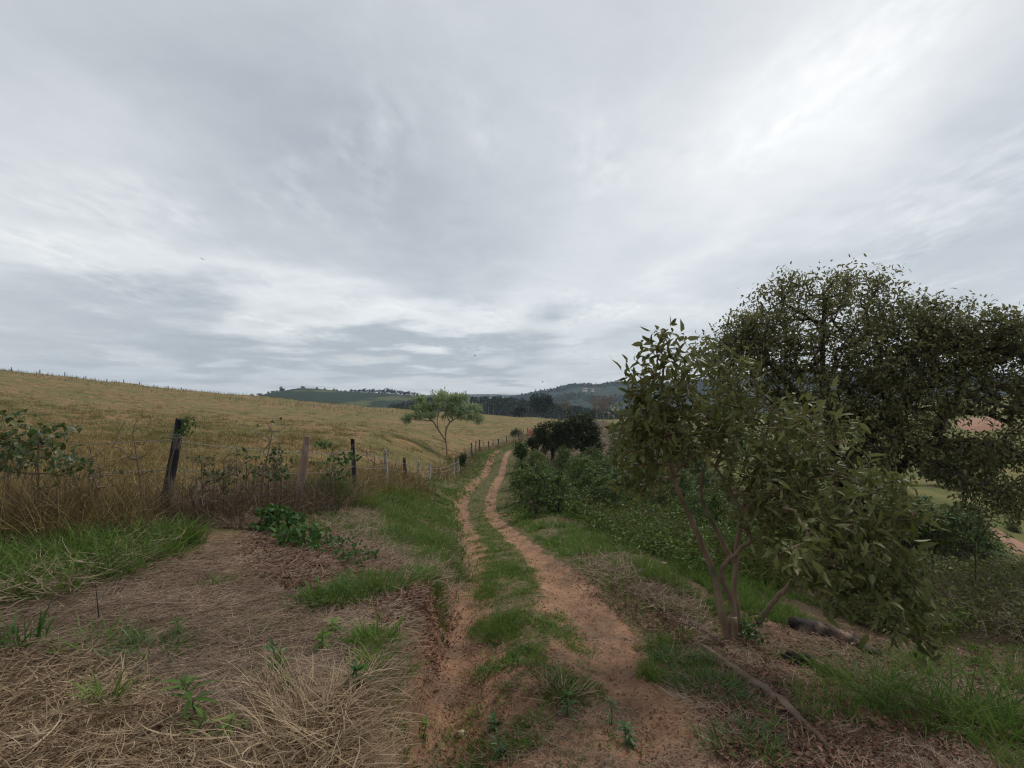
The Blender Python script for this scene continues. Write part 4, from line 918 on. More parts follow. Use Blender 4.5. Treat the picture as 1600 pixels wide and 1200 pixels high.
spec = [(1040, 605, 5.1, 55, 75), (1020, 660, 5.2, 60, 60), (1005, 600, 5.2, 28, 38), (990, 690, 5.3, 42, 45), (1075, 690, 5.5, 80, 55), (1120, 600, 5.6, 70, 60), (1150, 680, 5.6, 95, 70), (1235, 690, 5.3, 110, 85), (1200, 770, 5.2, 85, 60), (1290, 770, 4.9, 110, 75), (1270, 850, 4.5, 90, 65), (1350, 845, 4.6, 85, 50), (1240, 875, 4.0, 32, 42, .2), (1330, 915, 4.4, 60, 40), (1400, 915, 4.5, 60, 44), (1430, 975, 4.5, 38, 38), (1000, 745, 5.4, 40, 30), (1380, 800, 4.8, 60, 40), (1040, 540, 5.1, 14, 26)]
tips = ells(spec, 800) - foot
A, PR, E, ntr = grow(paths, tips, .12, .10, .03, .18)
rr = radii(A, PR, E, .0035, .40, .035); k = np.arange(ntr, len(A)); edges_tubes(mb, A[PR[k]], A[k], np.minimum(rr[PR[k]], .016), rr[k], 5)
mb.build('trunk', M['bark_guava'], t, True)
mb = MB(); leafy(mb, A, PR, E, 8, .108, .040, .10, .8, .4, (.10, 0, -.15), up=.8); mb.build('crown', M['guava'], t)
# leafy shoots at its foot
mb = MB(); p = foot + np.array([.15, -.05, 0]); n = 90; b = in_ell(n, [.16, -.02, .14], [.16, .14, .16], .1); leaves(mb, b, norm(rng.normal(size=(n, 3)) + [0, 0, .4]), norm(rng.normal(0, .5, (n, 3)) + [0, 0, 1]), .06, .035, .2); mb.build('foot_shoots', M['weed'], t)

# the big tree behind it
f = gp(1330, 13.0); t = thing('big_tree', f, 'tall broad tree with a wide dense dull olive crown filling the right side', 'tree'); D0 = 13.0
q = lambda px, py, dd=0: P(px, py, D0 + dd) - f
paths = [spline([np.array([0, 0, -.3]), q(1325, 820), q(1310, 740), q(1295, 660)], 14), spline([q(1310, 740), q(1290, 620), q(1285, 540), q(1290, 470)], 12), spline([q(1295, 660), q(1230, 600, -.5), q(1190, 550, -.8)], 10),
         spline([q(1310, 740), q(1380, 660, -.6), q(1450, 600, -1), q(1520, 550, -1)], 12), spline([q(1325, 800), q(1420, 720, -1), q(1500, 690, -1.5), q(1580, 700, -2)], 12), spline([q(1295, 660), q(1330, 560, 1), q(1380, 520, 1.5)], 10), spline([q(1310, 700), q(1240, 660, 1.2), q(1170, 620, 1.5)], 10)]
spec = [(1290, 500, 13, 130, 72), (1200, 540, 12.6, 75, 55), (1240, 470, 13, 60, 40), (1330, 455, 13, 60, 32), (1150, 590, 12.5, 55, 60), (1390, 540, 12.6, 90, 65), (1480, 560, 12.2, 75, 65), (1550, 530, 12, 60, 45), (1600, 580, 11.5, 80, 70), (1280, 610, 12.5, 120, 70), (1420, 640, 12, 110, 60), (1340, 690, 12, 110, 60), (1560, 620, 11.5, 50, 40), (1640, 680, 11, 90, 70), (1420, 700, 11.5, 70, 35), (1590, 740, 10.6, 90, 60), (1550, 790, 10.4, 40, 40), (1500, 735, 11, 38, 26), (1200, 650, 12.8, 80, 50), (1640, 790, 10.5, 70, 50), (1450, 535, 12.4, 75, 45), (1410, 500, 12.8, 60, 42), (1180, 525, 12.8, 45, 38), (1600, 545, 11.8, 60, 40), (1510, 512, 12, 64, 34), (1462, 500, 12.3, 50, 32), (1590, 525, 11.8, 50, 36), (1128, 555, 12.5, 36, 40), (1155, 515, 12.6, 34, 26), (1370, 620, 12.5, 90, 60), (1480, 680, 12, 80, 50), (1300, 560, 13, 140, 60), (1440, 590, 12.5, 100, 60), (1530, 690, 11.5, 60, 40), (1660, 560, 12, 60, 70)]
tips = ells(spec, 2500)
tx = CX + tips[:, 0] / tips[:, 1] * FOC; ty = HY - tips[:, 2] / tips[:, 1] * FOC
tips = tips[~(((tx > 1485) & (tx < 1572) & (ty > 650) & (ty < 684)) | ((tx > 1540) & (ty > 808)) | ((tx > 1425) & (tx < 1500) & (ty > 752) & (ty < 800)))] - f
A, PR, E, ntr = grow(paths, tips, .3, .10, .02, .10)
rr = radii(A, PR, E, .007, .46, .24); k = np.arange(1, len(A)); mb = MB(); edges_tubes(mb, A[PR[k]], A[k], rr[PR[k]], rr[k], 5); mb.build('trunk', M['bark_dark'], t)
mb = MB(); leafy(mb, A, PR, E, 22, .115, .045, .24, .9, .25, (0, 0, -.2), up=.6)
tp = A[E][rng.random(len(E)) < .25]; tp = tp[tp[:, 2] > np.percentile(A[E][:, 2], 60)]; n = 7
b = np.repeat(tp, n, 0) + np.tile(np.linspace(.02, .22, n)[:, None] * [0, 0, 1], (len(tp), 1)) + rng.normal(0, .04, (len(tp) * n, 3)); leaves(mb, b, rng.normal(size=b.shape) + [0, 0, .6], norm(rng.normal(0, .6, b.shape) + [0, 0, 1]), .11, .045, .2)
mb.build('crown', M['bigtree'], t)

# flat-topped tree in the pasture
f = gp(698, 45.0); t = thing('pasture_tree', f, 'lone flat topped pale green tree with forked trunk in the pasture', 'tree'); q = lambda px, py, dd=0: P(px, py, 45 + dd) - f
paths = [spline([np.array([0, 0, -.2]), q(698, 700), q(696, 688)], 8), spline([q(696, 688), q(685, 672), q(676, 658), q(664, 650)], 10), spline([q(696, 688), q(697, 672), q(703, 660), q(715, 652)], 10), spline([q(685, 672), q(683, 658), q(686, 645)], 6), spline([q(697, 672), q(695, 655, 1), q(705, 640, 1)], 6), spline([q(676, 658), q(655, 656, -.5), q(640, 655, -.5)], 6)]
spec = [(690, 646, 45, 46, 5, 2.4), (700, 634, 45, 40, 5, 2.2), (696, 621, 45, 32, 6, 1.8), (655, 651, 45, 22, 4, 1.3), (728, 648, 45, 22, 5, 1.5), (738, 637, 45, 14, 4, 1.2), (718, 622, 45, 18, 4, 1.2), (658, 637, 45, 22, 5, 1.5), (636, 655, 45, 8, 3, .8), (747, 655, 45, 8, 3, .8), (655, 624, 45, 14, 3, 1)]
tips = ells(spec, 210) - f; A, PR, E, ntr = grow(paths, tips, .35, .1, .04, .1)
rr = radii(A, PR, E, .010, .40, .062); k = np.arange(1, len(A)); mb = MB(); edges_tubes(mb, A[PR[k]], A[k], rr[PR[k]], rr[k], 6); mb.build('trunk', M['bark_pale'], t)
mb = MB(); leafy(mb, A, PR, E, 36, .30, .095, .24, .8, .15, (0, 0, .05), up=.15, simple=True); mb.build('crown', M['pale'], t)

# dark pair at the end of the coffee rows, and the other single bushes
def branched(name, label, cat, px, D, spec, ntip, k, L, W, spread, lm, bm, rt=.02, rmax=.2, forks=((0, .3), (-.3, .55), (.3, .55))):
    f = gp(px, D); t = thing(name, f, label, cat); ps = np.array([P(s[0], s[1], s[2]) for s in spec]) - f; h = ps[:, 2].max()
    paths = [spline([[0, 0, -.2], [.05 * h, 0, h * .2], [0, 0, h * .38]], 8)] + [spline([[0, 0, h * .38], [a * h * .7, 0, h * .5], [a * h, 0, h * b * 1.2]], 6) for a, b in forks]
    tips = ells(spec, ntip) - f; A, PR, E, _ = grow(paths, tips, max(.15, h * .06), .1, .02, .12)
    rr = radii(A, PR, E, rt, .42, rmax); kk = np.arange(1, len(A)); mb = MB(); edges_tubes(mb, A[PR[kk]], A[kk], rr[PR[kk]], rr[kk], 5); mb.build('trunk', bm, t)
    mb = MB(); leafy(mb, A, PR, E, k, L, W, spread, .8, .2, (0, 0, -.2), simple=True); mb.build('crown', lm, t); return t
branched('dark_tree', 'dark rounded tree, lower and left one of the dark pair above the coffee bushes', 'tree', 862, 45, [(862, 676, 45, 25, 19), (845, 680, 45, 12, 14), (880, 682, 45, 16, 14), (860, 697, 45, 22, 10)], 150, 26, .26, .13, .3, M['darktree'], M['bark_dark'])
branched('dark_tree', 'dark taller tree, right one of the dark pair above the coffee bushes', 'tree', 908, 44, [(905, 660, 44, 20, 17), (918, 675, 44, 22, 18), (895, 685, 44, 20, 16), (925, 695, 44, 16, 14), (880, 665, 44, 10, 10)], 190, 26, .26, .13, .3, M['darktree'], M['bark_dark'])
branched('fence_bush', 'small dark rounded bush on two thin stems growing at the fence', 'bush', 722, 37, [(722, 719, 37, 6.5, 8)], 40, 22, .14, .07, .16, M['darktree'], M['bark_pale'], .008, .05)
branched('fence_bush', 'dull green bush growing over the far fence posts near the track bend', 'bush', 806, 84, [(806, 677, 84, 7, 5)], 40, 26, .3, .16, .3, M['coffee_dull'], M['bark_dark'])
branched('bush', 'dark low bush beneath the dark tree pair', 'bush', 833, 46, [(833, 694, 46, 10, 9)], 40, 22, .2, .1, .25, M['darktree'], M['bark_dark'])
branched('bush', 'upright leafy bush beside the far end of the right wheel track', 'bush', 814, 40, [(814, 703, 40, 10, 13)], 60, 24, .18, .09, .22, M['coffee'], M['bark_dark'])
branched('valley_tree', 'black green rounded tree shading the meadow down in the valley', 'tree', 1480, 66, [(1480, 737, 66, 26, 20), (1455, 735, 66, 14, 12), (1500, 745, 66, 14, 12)], 150, 24, .4, .2, .45, M['darktree'], M['bark_dark'])
branched('valley_bush', 'small round bush on the grass above the valley road', 'bush', 1583, 47, [(1583, 826, 47, 9, 7)], 30, 20, .2, .1, .2, M['coffee_dull'], M['bark_dark'])
# ------------------------------------------------------------------ coffee bushes: stem, tiers of level branches, paired leaves
def coffee_proto(h, w, n_tier, mat, dens=1.0):
    t = thing('coffee_bush', (0, 0, 0), 'x', 'coffee bush', 'coffee bushes')
    ms = MB(); ml = MB(); tube(ms, spline([[0, 0, -.1], [.02, .01, h * .5], [0, 0, h * .95]], 8), np.linspace(.03, .008, 8), 6)
    for s in range(3):
        a = rng.uniform(0, 6.28); tube(ms, spline([[0, 0, .05], [.15 * math.cos(a), .15 * math.sin(a), h * .4], [.25 * w * math.cos(a), .25 * w * math.sin(a), h * .85]], 6), np.linspace(.02, .006, 6), 5)
    P0 = []; P1 = []
    for i in range(n_tier):
        z = h * (.08 + .9 * (i / n_tier) ** .9); rad = w * .5 * (1 - ((i / n_tier) ** 2.2)) * rng.uniform(.8, 1.15) + .1
        for b in range(7):
            a = rng.uniform(0, 6.28); r_ = rad * rng.uniform(.65, 1.15); off = rng.normal(0, .1, 2) * w
            P0.append([off[0] * .5, off[1] * .5, z]); P1.append([off[0] + r_ * math.cos(a), off[1] + r_ * math.sin(a), z + rng.uniform(-.12, .22)])
    P0 = np.array(P0); P1 = np.array(P1); edges_tubes(ms, P0, P1, .006, .003, 4)
    K = int(12 * dens); u = rng.uniform(.25, 1.05, (len(P0), K, 1)); b = (P0[:, None] * (1 - u) + P1[:, None] * u); b[:, :, 2:] -= .10 * (u ** 2); b = b.reshape(-1, 3) + rng.normal(0, .035, (len(P0) * K, 3))
    bd = norm(np.repeat(P1 - P0, K, 0)); sd = np.stack([-bd[:, 1], bd[:, 0], 0 * bd[:, 0]], 1) * np.sign(rng.normal(size=len(b)))[:, None]
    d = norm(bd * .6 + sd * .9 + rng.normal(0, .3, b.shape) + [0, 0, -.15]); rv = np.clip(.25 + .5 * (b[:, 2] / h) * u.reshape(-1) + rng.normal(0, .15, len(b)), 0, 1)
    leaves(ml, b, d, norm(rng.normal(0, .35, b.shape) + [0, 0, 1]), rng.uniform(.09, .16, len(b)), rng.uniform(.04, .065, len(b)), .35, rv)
    ms.build('stem', M['bark_dark'], t); ml.build('leaves', mat, t); return t
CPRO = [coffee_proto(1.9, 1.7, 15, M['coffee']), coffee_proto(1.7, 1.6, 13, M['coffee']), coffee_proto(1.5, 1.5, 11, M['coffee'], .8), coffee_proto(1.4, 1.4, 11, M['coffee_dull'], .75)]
cused = set()
def put_coffee(k, x, y, s, lab, grp=None, sz=None):
    z = float(gz(x, y)) - .05; sc = (s, s, sz or s)
    if k not in cused:
        cused.add(k); o = CPRO[k]; o.location = (x, y, z); o.scale = sc; o['label'] = lab; o['group'] = grp or 'coffee bushes'; o.rotation_euler = (0, 0, rng.uniform(0, 6))
    else: copy_tree(CPRO[k], (x, y, z), rng.uniform(0, 6), sc, lab, grp or 'coffee bushes')
put_coffee(0, (838 - CX) / FOC * 18.2, 18.2, .95, 'biggest dark glossy coffee bush, nearest to the right wheel track')
put_coffee(1, (872 - CX) / FOC * 18.8, 18.8, .85, 'coffee bush directly right of the biggest one by the track')
put_coffee(1, (815 - CX) / FOC * 23.5, 23.5, .95, 'light green coffee bush behind the biggest one, edging the track')
put_coffee(0, (812 - CX) / FOC * 28, 28, .85, 'coffee bush halfway along the right wheel track')
lab_n = 'dark green coffee bush in the rows between the track and the dark tree pair'
for row, off in enumerate((2.6, 4.6, 6.6, 8.6, 10.8, 13)):
    for y in np.arange(13.0 + row * .5, 43, 1.35):
        x = float(xR(y)) + off + rng.normal(0, .15)
        if row == 0 and y < 20: continue
        if y < 19 and row < 2: continue
        px = CX + x / y * FOC
        if px > 1260 or rng.random() < .06 or (y < 19 and rng.random() < .25): continue
        k = int(rng.choice([0, 1, 2, 3], p=[.3, .3, .25, .15])); s = rng.uniform(.72, 1.08) * (1.0 if y > 19 else .74)
        put_coffee(k, x, y + rng.normal(0, .2), s, lab_n, 'coffee rows right of the track', s * rng.uniform(.85, 1.1))
lab_v = 'rounded coffee bush in the hedge like row going down to the valley'
for rowpts, n in (([(1250, 880, 20), (1340, 880, 21), (1440, 890, 20), (1540, 900, 19), (1640, 910, 18)], 12), ([(1260, 880, 25), (1380, 880, 26), (1500, 890, 24), (1640, 910, 22)], 12), ([(1395, 790, 40), (1440, 830, 38), (1490, 850, 36), (1550, 880, 33)], 10), ([(1370, 760, 46), (1430, 800, 43), (1500, 828, 40), (1560, 866, 36)], 11), ([(1420, 860, 33), (1480, 890, 30), (1560, 915, 27), (1640, 935, 25)], 9), ([(1340, 800, 42), (1380, 840, 37), (1430, 880, 31)], 7)):
    pp = np.array([[(a - CX) / FOC * d, d] for a, b, d in rowpts])
    for u in np.linspace(0, len(pp) - 1, n):
        i = min(int(u), len(pp) - 2); c = pp[i] + (pp[i + 1] - pp[i]) * (u - i)
        if CX + c[0] / c[1] * FOC > 1525: continue
        s = rng.uniform(1.1, 1.5)
        put_coffee(int(rng.choice([0, 1, 3])), c[0] + rng.normal(0, .25), c[1] + rng.normal(0, .25), s * 1.15, lab_v, 'coffee row down in the valley', s)
# far rows on the opposite slope read as bushes too
for (px, D) in ((1120, 62), (1080, 60), (1045, 58), (1010, 57), (975, 60), (960, 70), (1000, 74), (1060, 76), (1120, 78), (1180, 72), (1240, 66), (1200, 58), (1150, 52), (1290, 60), (1330, 54), (1270, 48), (1340, 64), (1310, 70), (1380, 60), (1230, 75), (1160, 64), (1400, 52), (1250, 55), (1360, 72)):
    x = (px - CX) / FOC * D; put_coffee(int(rng.choice([0, 1, 3])), x, D, 1.7, 'scattered green bush on the far side of the coffee rows', 'bushes beyond the coffee rows')
# sparse stripped coffee stems on the right
for (px, py, h, lab) in ((1440, 950, 1.0, 'leafless upright stem in the brush, left of the pair'), (1455, 958, 1.15, 'taller leafless upright stem in the brush, right of the pair'), (1523, 930, 1.1, 'stripped sapling with a small leaf tuft standing in the brush on the right'), (1320, 930, .8, 'thin twiggy sapling under the olive tree branches')):
    f = at([px], [py])[0]; t = thing('sapling', f, lab, 'sapling'); mb = MB(); s = spline([[0, 0, -.05], [.02, 0, h * .5], [0, 0, h]], 9); tube(mb, s, np.linspace(.014, .005, 9), 6)
    b = s[rng.integers(3, 9, 16)]; blades(mb, b, rng.uniform(.1, .3, 16), .006, rng.uniform(0, 6.28, 16), rng.uniform(.7, 1.5, 16), .2, 2); mb.build('stem', M['bark_dark'], t)
    mb = MB(); n = 16; b = s[rng.integers(5, 9, n)] + rng.normal(0, .05, (n, 3)); leaves(mb, b, rng.normal(size=(n, 3)), norm(rng.normal(0, .5, (n, 3)) + [0, 0, 1]), .09, .04, .3); mb.build('leaves', M['coffee_dull'], t)

# ------------------------------------------------------------------ single plants one can point at
def tussock(px, py, n, h, w, spread, mat, label, lean=(0, .8), bend=(.3, 1.2), name='grass_tussock', az=None, segs=4, group=None, mix=None):
    f = at([px], [py])[0]; b = np.stack([np.clip(rng.normal(0, spread, n), -1.5 * spread, 1.5 * spread), np.clip(rng.normal(0, spread * .7, n), -spread, spread), np.zeros(n)], 1); b[:, 2] = gz(b[:, 0] + f[0], b[:, 1] + f[1]) - f[2]
    mb = MB(); azz = np.arctan2(b[:, 1], b[:, 0]) + rng.normal(0, .6, n)
    if az is not None: azz = np.where(rng.random(n) < .7, az + rng.normal(0, .5, n), azz)
    blades(mb, b, h * rng.uniform(.45, 1.15, n), w * rng.uniform(.6, 1.3, n), azz, rng.uniform(*lean, n), rng.uniform(*bend, n), segs, rng.normal(0, .3, n), rng.normal(0, .6, n))
    o = mb.build(name, mat); o.location = tuple(f); return tag(o, label, 'grass', group or 'grass clumps')
tussock(505, 792, 900, .75, .011, .22, M['grass_deep'], 'big green grass tussock right of the leaning brown post', (0, .5))
tussock(480, 795, 350, .7, .010, .2, M['tawny'], 'dry brown grass clump at the foot of the brown post')
tussock(330, 810, 1500, .5, .007, .26, M['straw_fine'], 'drooping heap of dead grey brown grass right of the black post', (.2, 1.1), (.6, 1.7), 'dead_grass_clump')
tussock(370, 825, 900, .4, .006, .2, M['straw_fine'], 'low skirt of dead grass between the black post and the creeper', (.4, 1.2), (.5, 1.5), 'dead_grass_clump')
tussock(190, 868, 240, .5, .011, .30, M['grass'], 'wide green grass clump left of the foot of the black post', (.3, 1.3), (.3, 1.0))
tussock(110, 890, 260, .5, .013, .30, M['grass_deep'], 'sprawling green grass clump between dry pasture and straw on the left', (.3, 1.3), (.3, 1.0))
tussock(285, 850, 260, .4, .011, .13, M['grass_deep'], 'upright green grass at the foot of the black post', (0, .8))
tussock(60, 925, 140, .4, .012, .2, M['grass'], 'flattened yellow green grass at the left edge of the straw', (.8, 1.5), (.0, .5), az=-.2)
tussock(150, 1015, 130, .26, .011, .14, M['grass'], 'leafy grass clump in the straw at the left, below the flattened grass', (.3, 1.3))
tussock(235, 1030, 140, .24, .011, .13, M['weed'], 'second leafy grass clump in the straw, right beside the first', (.3, 1.3))
tussock(30, 1010, 80, .3, .014, .1, M['broadleaf'], 'dark leafy clump cut by the left edge of the picture', (0, 1.2))
tussock(345, 915, 70, .16, .009, .08, M['grass'], 'tiny grass clump alone in the brown straw', (.2, 1.3))
tussock(165, 1108, 45, .22, .013, .05, M['grass'], 'short stiff grass tuft in pale straw near the bottom left', (0, .7))
tussock(520, 945, 260, .26, .011, .16, M['grass_deep'], 'bushy green tuft on the bank between straw and track', (.1, 1.2))
tussock(580, 925, 320, .26, .011, .2, M['grass_deep'], 'dense green tuft on the bank edge beside the left wheel track', (.1, 1.2))
tussock(600, 1010, 120, .22, .011, .1, M['grass'], 'green tuft just above the clay cut of the bank', (.1, 1.1))
tussock(605, 1060, 70, .2, .011, .07, M['grass'], 'lower green tuft on the clay cut of the bank', (.1, 1.1))
tussock(640, 850, 200, .34, .009, .26, M['grass'], 'bright green grass tuft on the verge left of the wheel tracks', (0, .8))
tussock(690, 860, 180, .34, .009, .22, M['grass_deep'], 'taller verge grass right beside the left wheel track', (0, .7))
tussock(620, 775, 420, .5, .010, .3, M['grass'], 'green grass clump under the white fence post', (0, .8))
tussock(560, 790, 320, .5, .010, .25, M['grass'], 'green grass clump under the slim dark post', (0, .8))
tussock(1480, 1120, 420, .5, .010, .34, M['grass_deep'], 'large drooping green grass clump at the lower right', (.2, 1.2), (.5, 1.4))
tussock(1360, 1085, 240, .42, .009, .22, M['grass'], 'green grass clump left of the large drooping one at lower right', (.2, 1.2))
tussock(1580, 1150, 240, .5, .010, .25, M['grass'], 'grass clump in the lower right corner', (.2, 1.2))
tussock(1440, 1050, 170, .4, .009, .22, M['grass'], 'grass clump behind the large drooping one at lower right', (.2, 1.2))
tussock(1060, 1040, 200, .18, .010, .12, M['weed'], 'leafy green patch between right wheel track and the grey log', (.3, 1.3))
tussock(1110, 1085, 260, .2, .010, .15, M['weed'], 'larger leafy green patch beside the grey log', (.3, 1.3))
tussock(1150, 1165, 200, .16, .010, .14, M['weed'], 'leafy green patch near the bottom end of the grey log', (.3, 1.3))
tussock(880, 1085, 110, .2, .006, .1, M['straw'], 'dry straw clump in the middle of the track', (.5, 1.4), (.1, .8), 'dry_grass_clump')

def weed(px, py, h, label, n=26, L=.13, W=.022, tilt=0.0, mat='weed', up=.9):
    tilt = rng.normal(0, .35); up = rng.uniform(.2, 1.0); h = h * rng.uniform(.7, 1.05); n = int(n * rng.uniform(.8, 1.5)); W = W * rng.uniform(.6, 1.2); mat = str(rng.choice(['weed', 'grass', 'grass_deep', 'broadleaf']))
    f = at([px], [py])[0]; t = thing('leafy_weed', f, label, 'weed', 'leafy weeds'); mb = MB(); top = np.array([tilt * h, 0, h]); s = spline([[0, 0, -.02], top * .5 + [.01, 0, 0], top], 8); tube(mb, s, np.linspace(.005, .002, 8), 5); mb.build('stem', M['weed'], t, True)
    u = np.sort(rng.uniform(.12, 1, n)); b = np.stack([np.interp(u, np.linspace(0, 1, 8), s[:, i]) for i in range(3)], 1); az = np.arange(n) * 2.4 + rng.normal(0, .3, n); el = up * u ** 2 + rng.normal(.1, .2, n)
    d = np.stack([np.cos(az) * np.cos(el), np.sin(az) * np.cos(el), np.sin(el)], 1); mb = MB()
    leaves(mb, b, d, np.tile([0, 0, 1.], (n, 1)) + rng.normal(0, .15, (n, 3)), L * rng.uniform(.6, 1.1, n) * (1.15 - .5 * u), W, .45); mb.build('leaves', M[mat], t); return t
weed(312, 1140, .30, 'tallest lance leaved weed standing in pale straw at the bottom left', 34, .17, .024)
weed(290, 1165, .14, 'small lance leaved weed at the left foot of the tallest one', 20, .13)
weed(338, 1170, .15, 'small lance leaved weed at the right foot of the tallest one', 20, .13)
weed(435, 1055, .20, 'lance leaved weed in brown straw, left of the bank edge', 24, .12)
weed(448, 1085, .10, 'low weed just below the one left of the bank edge', 22, .11)
weed(425, 1062, .12, 'low weed touching the one left of the bank edge', 16, .1)
weed(280, 1000, .14, 'bushy low weed in the middle of the brown straw', 34, .09, .018)
weed(550, 1085, .13, 'small weed on the bare clay above the bank cut', 18, .09)
weed(525, 1000, .18, 'upright weed on the bank left of the clay cut', 22, .1)
weed(500, 1020, .12, 'short weed left of the upright one on the bank', 20, .09)
weed(865, 1075, .2, 'thin spindly weed on the track crown', 20, .1, .014)
weed(955, 1135, .16, 'weed in the right wheel track near the bottom edge', 24, .1)
weed(985, 1170, .12, 'weed cluster at the bottom edge right of the track centre', 24, .1)
weed(780, 1185, .1, 'weed cluster at the bottom edge left of the track centre', 28, .09)
weed(770, 1145, .08, 'flat weed in the left wheel track close to the camera', 24, .09)
weed(885, 1120, .14, 'weed left of the right wheel track above the bottom edge', 24, .1)
weed(660, 1160, .16, 'lone sprig at the foot of the clay bank', 14, .06)
# single big leaf blade stuck in the straw
f = at([70], [1112])[0]; mb = MB(); leaves(mb, np.array([[0, 0, 0.]]), np.array([[-.7, 0, .75]]), np.array([[.3, -1, .4]]), .13, .022, .05, .3); o = mb.build('broad_grass', M['grass_deep']); o.location = tuple(f); tag(o, 'single broad dark green blade slanting out of pale straw', 'grass')
f = at([155], [975])[0]; mb = MB(); tube(mb, spline([[0, 0, -.02], [-.01, 0, .12], [-.03, 0, .30]], 7), np.linspace(.006, .002, 7), 5); o = mb.build('dry_stick', M['log_dark']); o.location = tuple(f); tag(o, 'thin dark stick standing upright in the brown straw', 'stick')

# broad-leaved creepers
def vine(name, label, px, py, D, spec, n, L, W, mat, nst=14, cat='creeper'):
    f = gp(px, D); t = thing(name, f, label, cat); pts = ells(spec, n) - f; gzv = gz(pts[:, 0] + f[0], pts[:, 1] + f[1]) - f[2]; pts[:, 2] = np.maximum(pts[:, 2], gzv + .03); N = len(pts)
    mb = MB()
    for i in range(nst):
        e = pts[rng.integers(N)]; a = np.array([e[0] * .6 + rng.normal(0, .1), e[1], float(gz(e[0] * .6 + f[0], e[1] + f[1])) - f[2] - .03])
        tube(mb, spline([a, (a + e) / 2 + rng.normal(0, .07, 3), e], 7), np.linspace(.006, .002, 7), 5)
    mb.build('stems', M['bare_twig'], t)
    mb = MB(); d = norm(rng.normal(size=(N, 3)) + [0, -.3, -.3]); leaves(mb, pts, d, norm(rng.normal(0, .5, (N, 3)) + [0, -.4, 1]), L * rng.uniform(.6, 1.3, N), W * rng.uniform(.7, 1.2, N), .3); mb.build('leaves', M[mat], t); return t
vine('creeper', 'bright green broad leaved creeper spreading over the straw below the brown post', 440, 0, 7.6, [(440, 815, 7.6, 42, 22, .3), (425, 800, 7.8, 25, 15, .2), (470, 835, 7.0, 40, 14, .3)], 330, .10, .07, 'broadleaf')
vine('creeper', 'thin trailing runners of dark creeper beside the broad leaved creeper', 520, 0, 6.6, [(520, 850, 6.6, 50, 9, .35), (560, 868, 6.2, 35, 8, .3)], 160, .055, .04, 'broadleaf', 10)
vine('creeper_bush', 'green and rust coloured creeper bush rising at the left edge of the pasture', 40, 0, 6.5, [(30, 680, 6.5, 50, 20, .35), (85, 672, 6.5, 36, 12, .25), (10, 650, 6.5, 24, 16, .3), (10, 715, 6.5, 40, 28, .3), (60, 705, 6.3, 45, 25, .3), (110, 725, 6.2, 30, 18, .25)], 420, .085, .062, 'creeper', 18, 'bush')
vine('vine_sprig', 'green vine sprig growing over the top of the charred black post', 290, 0, 7.35, [(294, 664, 7.33, 12, 14, .08), (283, 675, 7.3, 10, 5, .06)], 110, .045, .028, 'broadleaf', 6, 'vine')
vine('vine', 'dark leaved vine climbing through dry weeds left of the brown post', 430, 0, 9.0, [(432, 712, 9.0, 16, 14, .15), (415, 735, 8.9, 22, 12, .2)], 150, .06, .045, 'creeper', 12, 'vine')
vine('vine', 'broad leaved vine sprawling between the brown post and the slim dark post', 520, 0, 10.8, [(505, 692, 10.8, 16, 6, .15), (540, 715, 11.5, 26, 10, .3), (525, 740, 10.8, 22, 14, .3)], 170, .08, .06, 'broadleaf', 14, 'vine')
vine('vine', 'green vine with pale leaves tangled on the dry weeds right of the black post', 340, 0, 7.8, [(345, 745, 7.8, 30, 18, .2), (320, 720, 7.7, 14, 14, .15)], 110, .05, .036, 'creeper', 14, 'vine')
# tall dry weeds with a few dark leaves along the fence
def dry_weed(px, D, pyt, label, w=.35, nt_=26, nl=22, lean=0.0):
    nt_ = int(nt_ * 1.7)
    f = gp(px, D); h = (HY - pyt) / FOC * D - f[2]; t = thing('dry_weed', f, label, 'weed', 'tall dry weeds along the fence'); tips = in_ell(nt_, [lean * h, 0, h * .68], [w * h * .8, w * h * .5, h * .32], .2)
    A, PR, E, n0 = grow([spline([[0, 0, -.05], [lean * h * .3, 0, h * .35], [lean * h, 0, h * .8]], 8)], tips, .1, .16, .03, .1); rr = radii(A, PR, E, .0032, .42, .012); k = np.arange(1, len(A)); mb = MB(); edges_tubes(mb, A[PR[k]], A[k], rr[PR[k]], rr[k], 5); mb.build('stem', M['bare_twig'], t)
    mb = MB(); b = A[rng.choice(E, nl)] + rng.normal(0, .03, (nl, 3)); leaves(mb, b, rng.normal(size=(nl, 3)) + [0, 0, -.4], norm(rng.normal(0, .6, (nl, 3)) + [0, 0, 1]), rng.uniform(.05, .1, nl), rng.uniform(.03, .06, nl), .3); mb.build('leaves', M['creeper' if nl < 20 else 'broadleaf'], t)
dry_weed(350, 7.9, 690, 'twiggy dry weed with dark leaves midway between black and brown posts')
dry_weed(405, 8.6, 640, 'tallest dry weed, a slanting stalk left of the brown post', .3, 24, 18, .12)
dry_weed(385, 8.3, 700, 'bushy dry weed at the left foot of the tallest stalk', .4, 30, 26)
dry_weed(440, 9.0, 690, 'dry weed with a round leafy head just left of the brown post', .35, 26, 40)
dry_weed(315, 7.7, 700, 'bare wiry weed close to the right side of the black post', .35, 22, 10)
dry_weed(225, 7.2, 640, 'curved bare weed stalk left of the black post', .3, 14, 4, -.1)
dry_weed(60, 6.3, 660, 'twiggy dry weed inside the creeper bush at the left edge', .45, 34, 26)
dry_weed(140, 6.6, 690, 'low twiggy dry weed between creeper bush and black post', .5, 34, 16)
dry_weed(335, 7.7, 725, 'low tangled dry weed right of the foot of the black post', .6, 36, 12)
dry_weed(420, 8.7, 715, 'low tangled dry weed behind the broad leaved creeper', .6, 36, 24)
dry_weed(520, 10.5, 690, 'dry weed with broad leaves right of the brown post', .4, 24, 34)
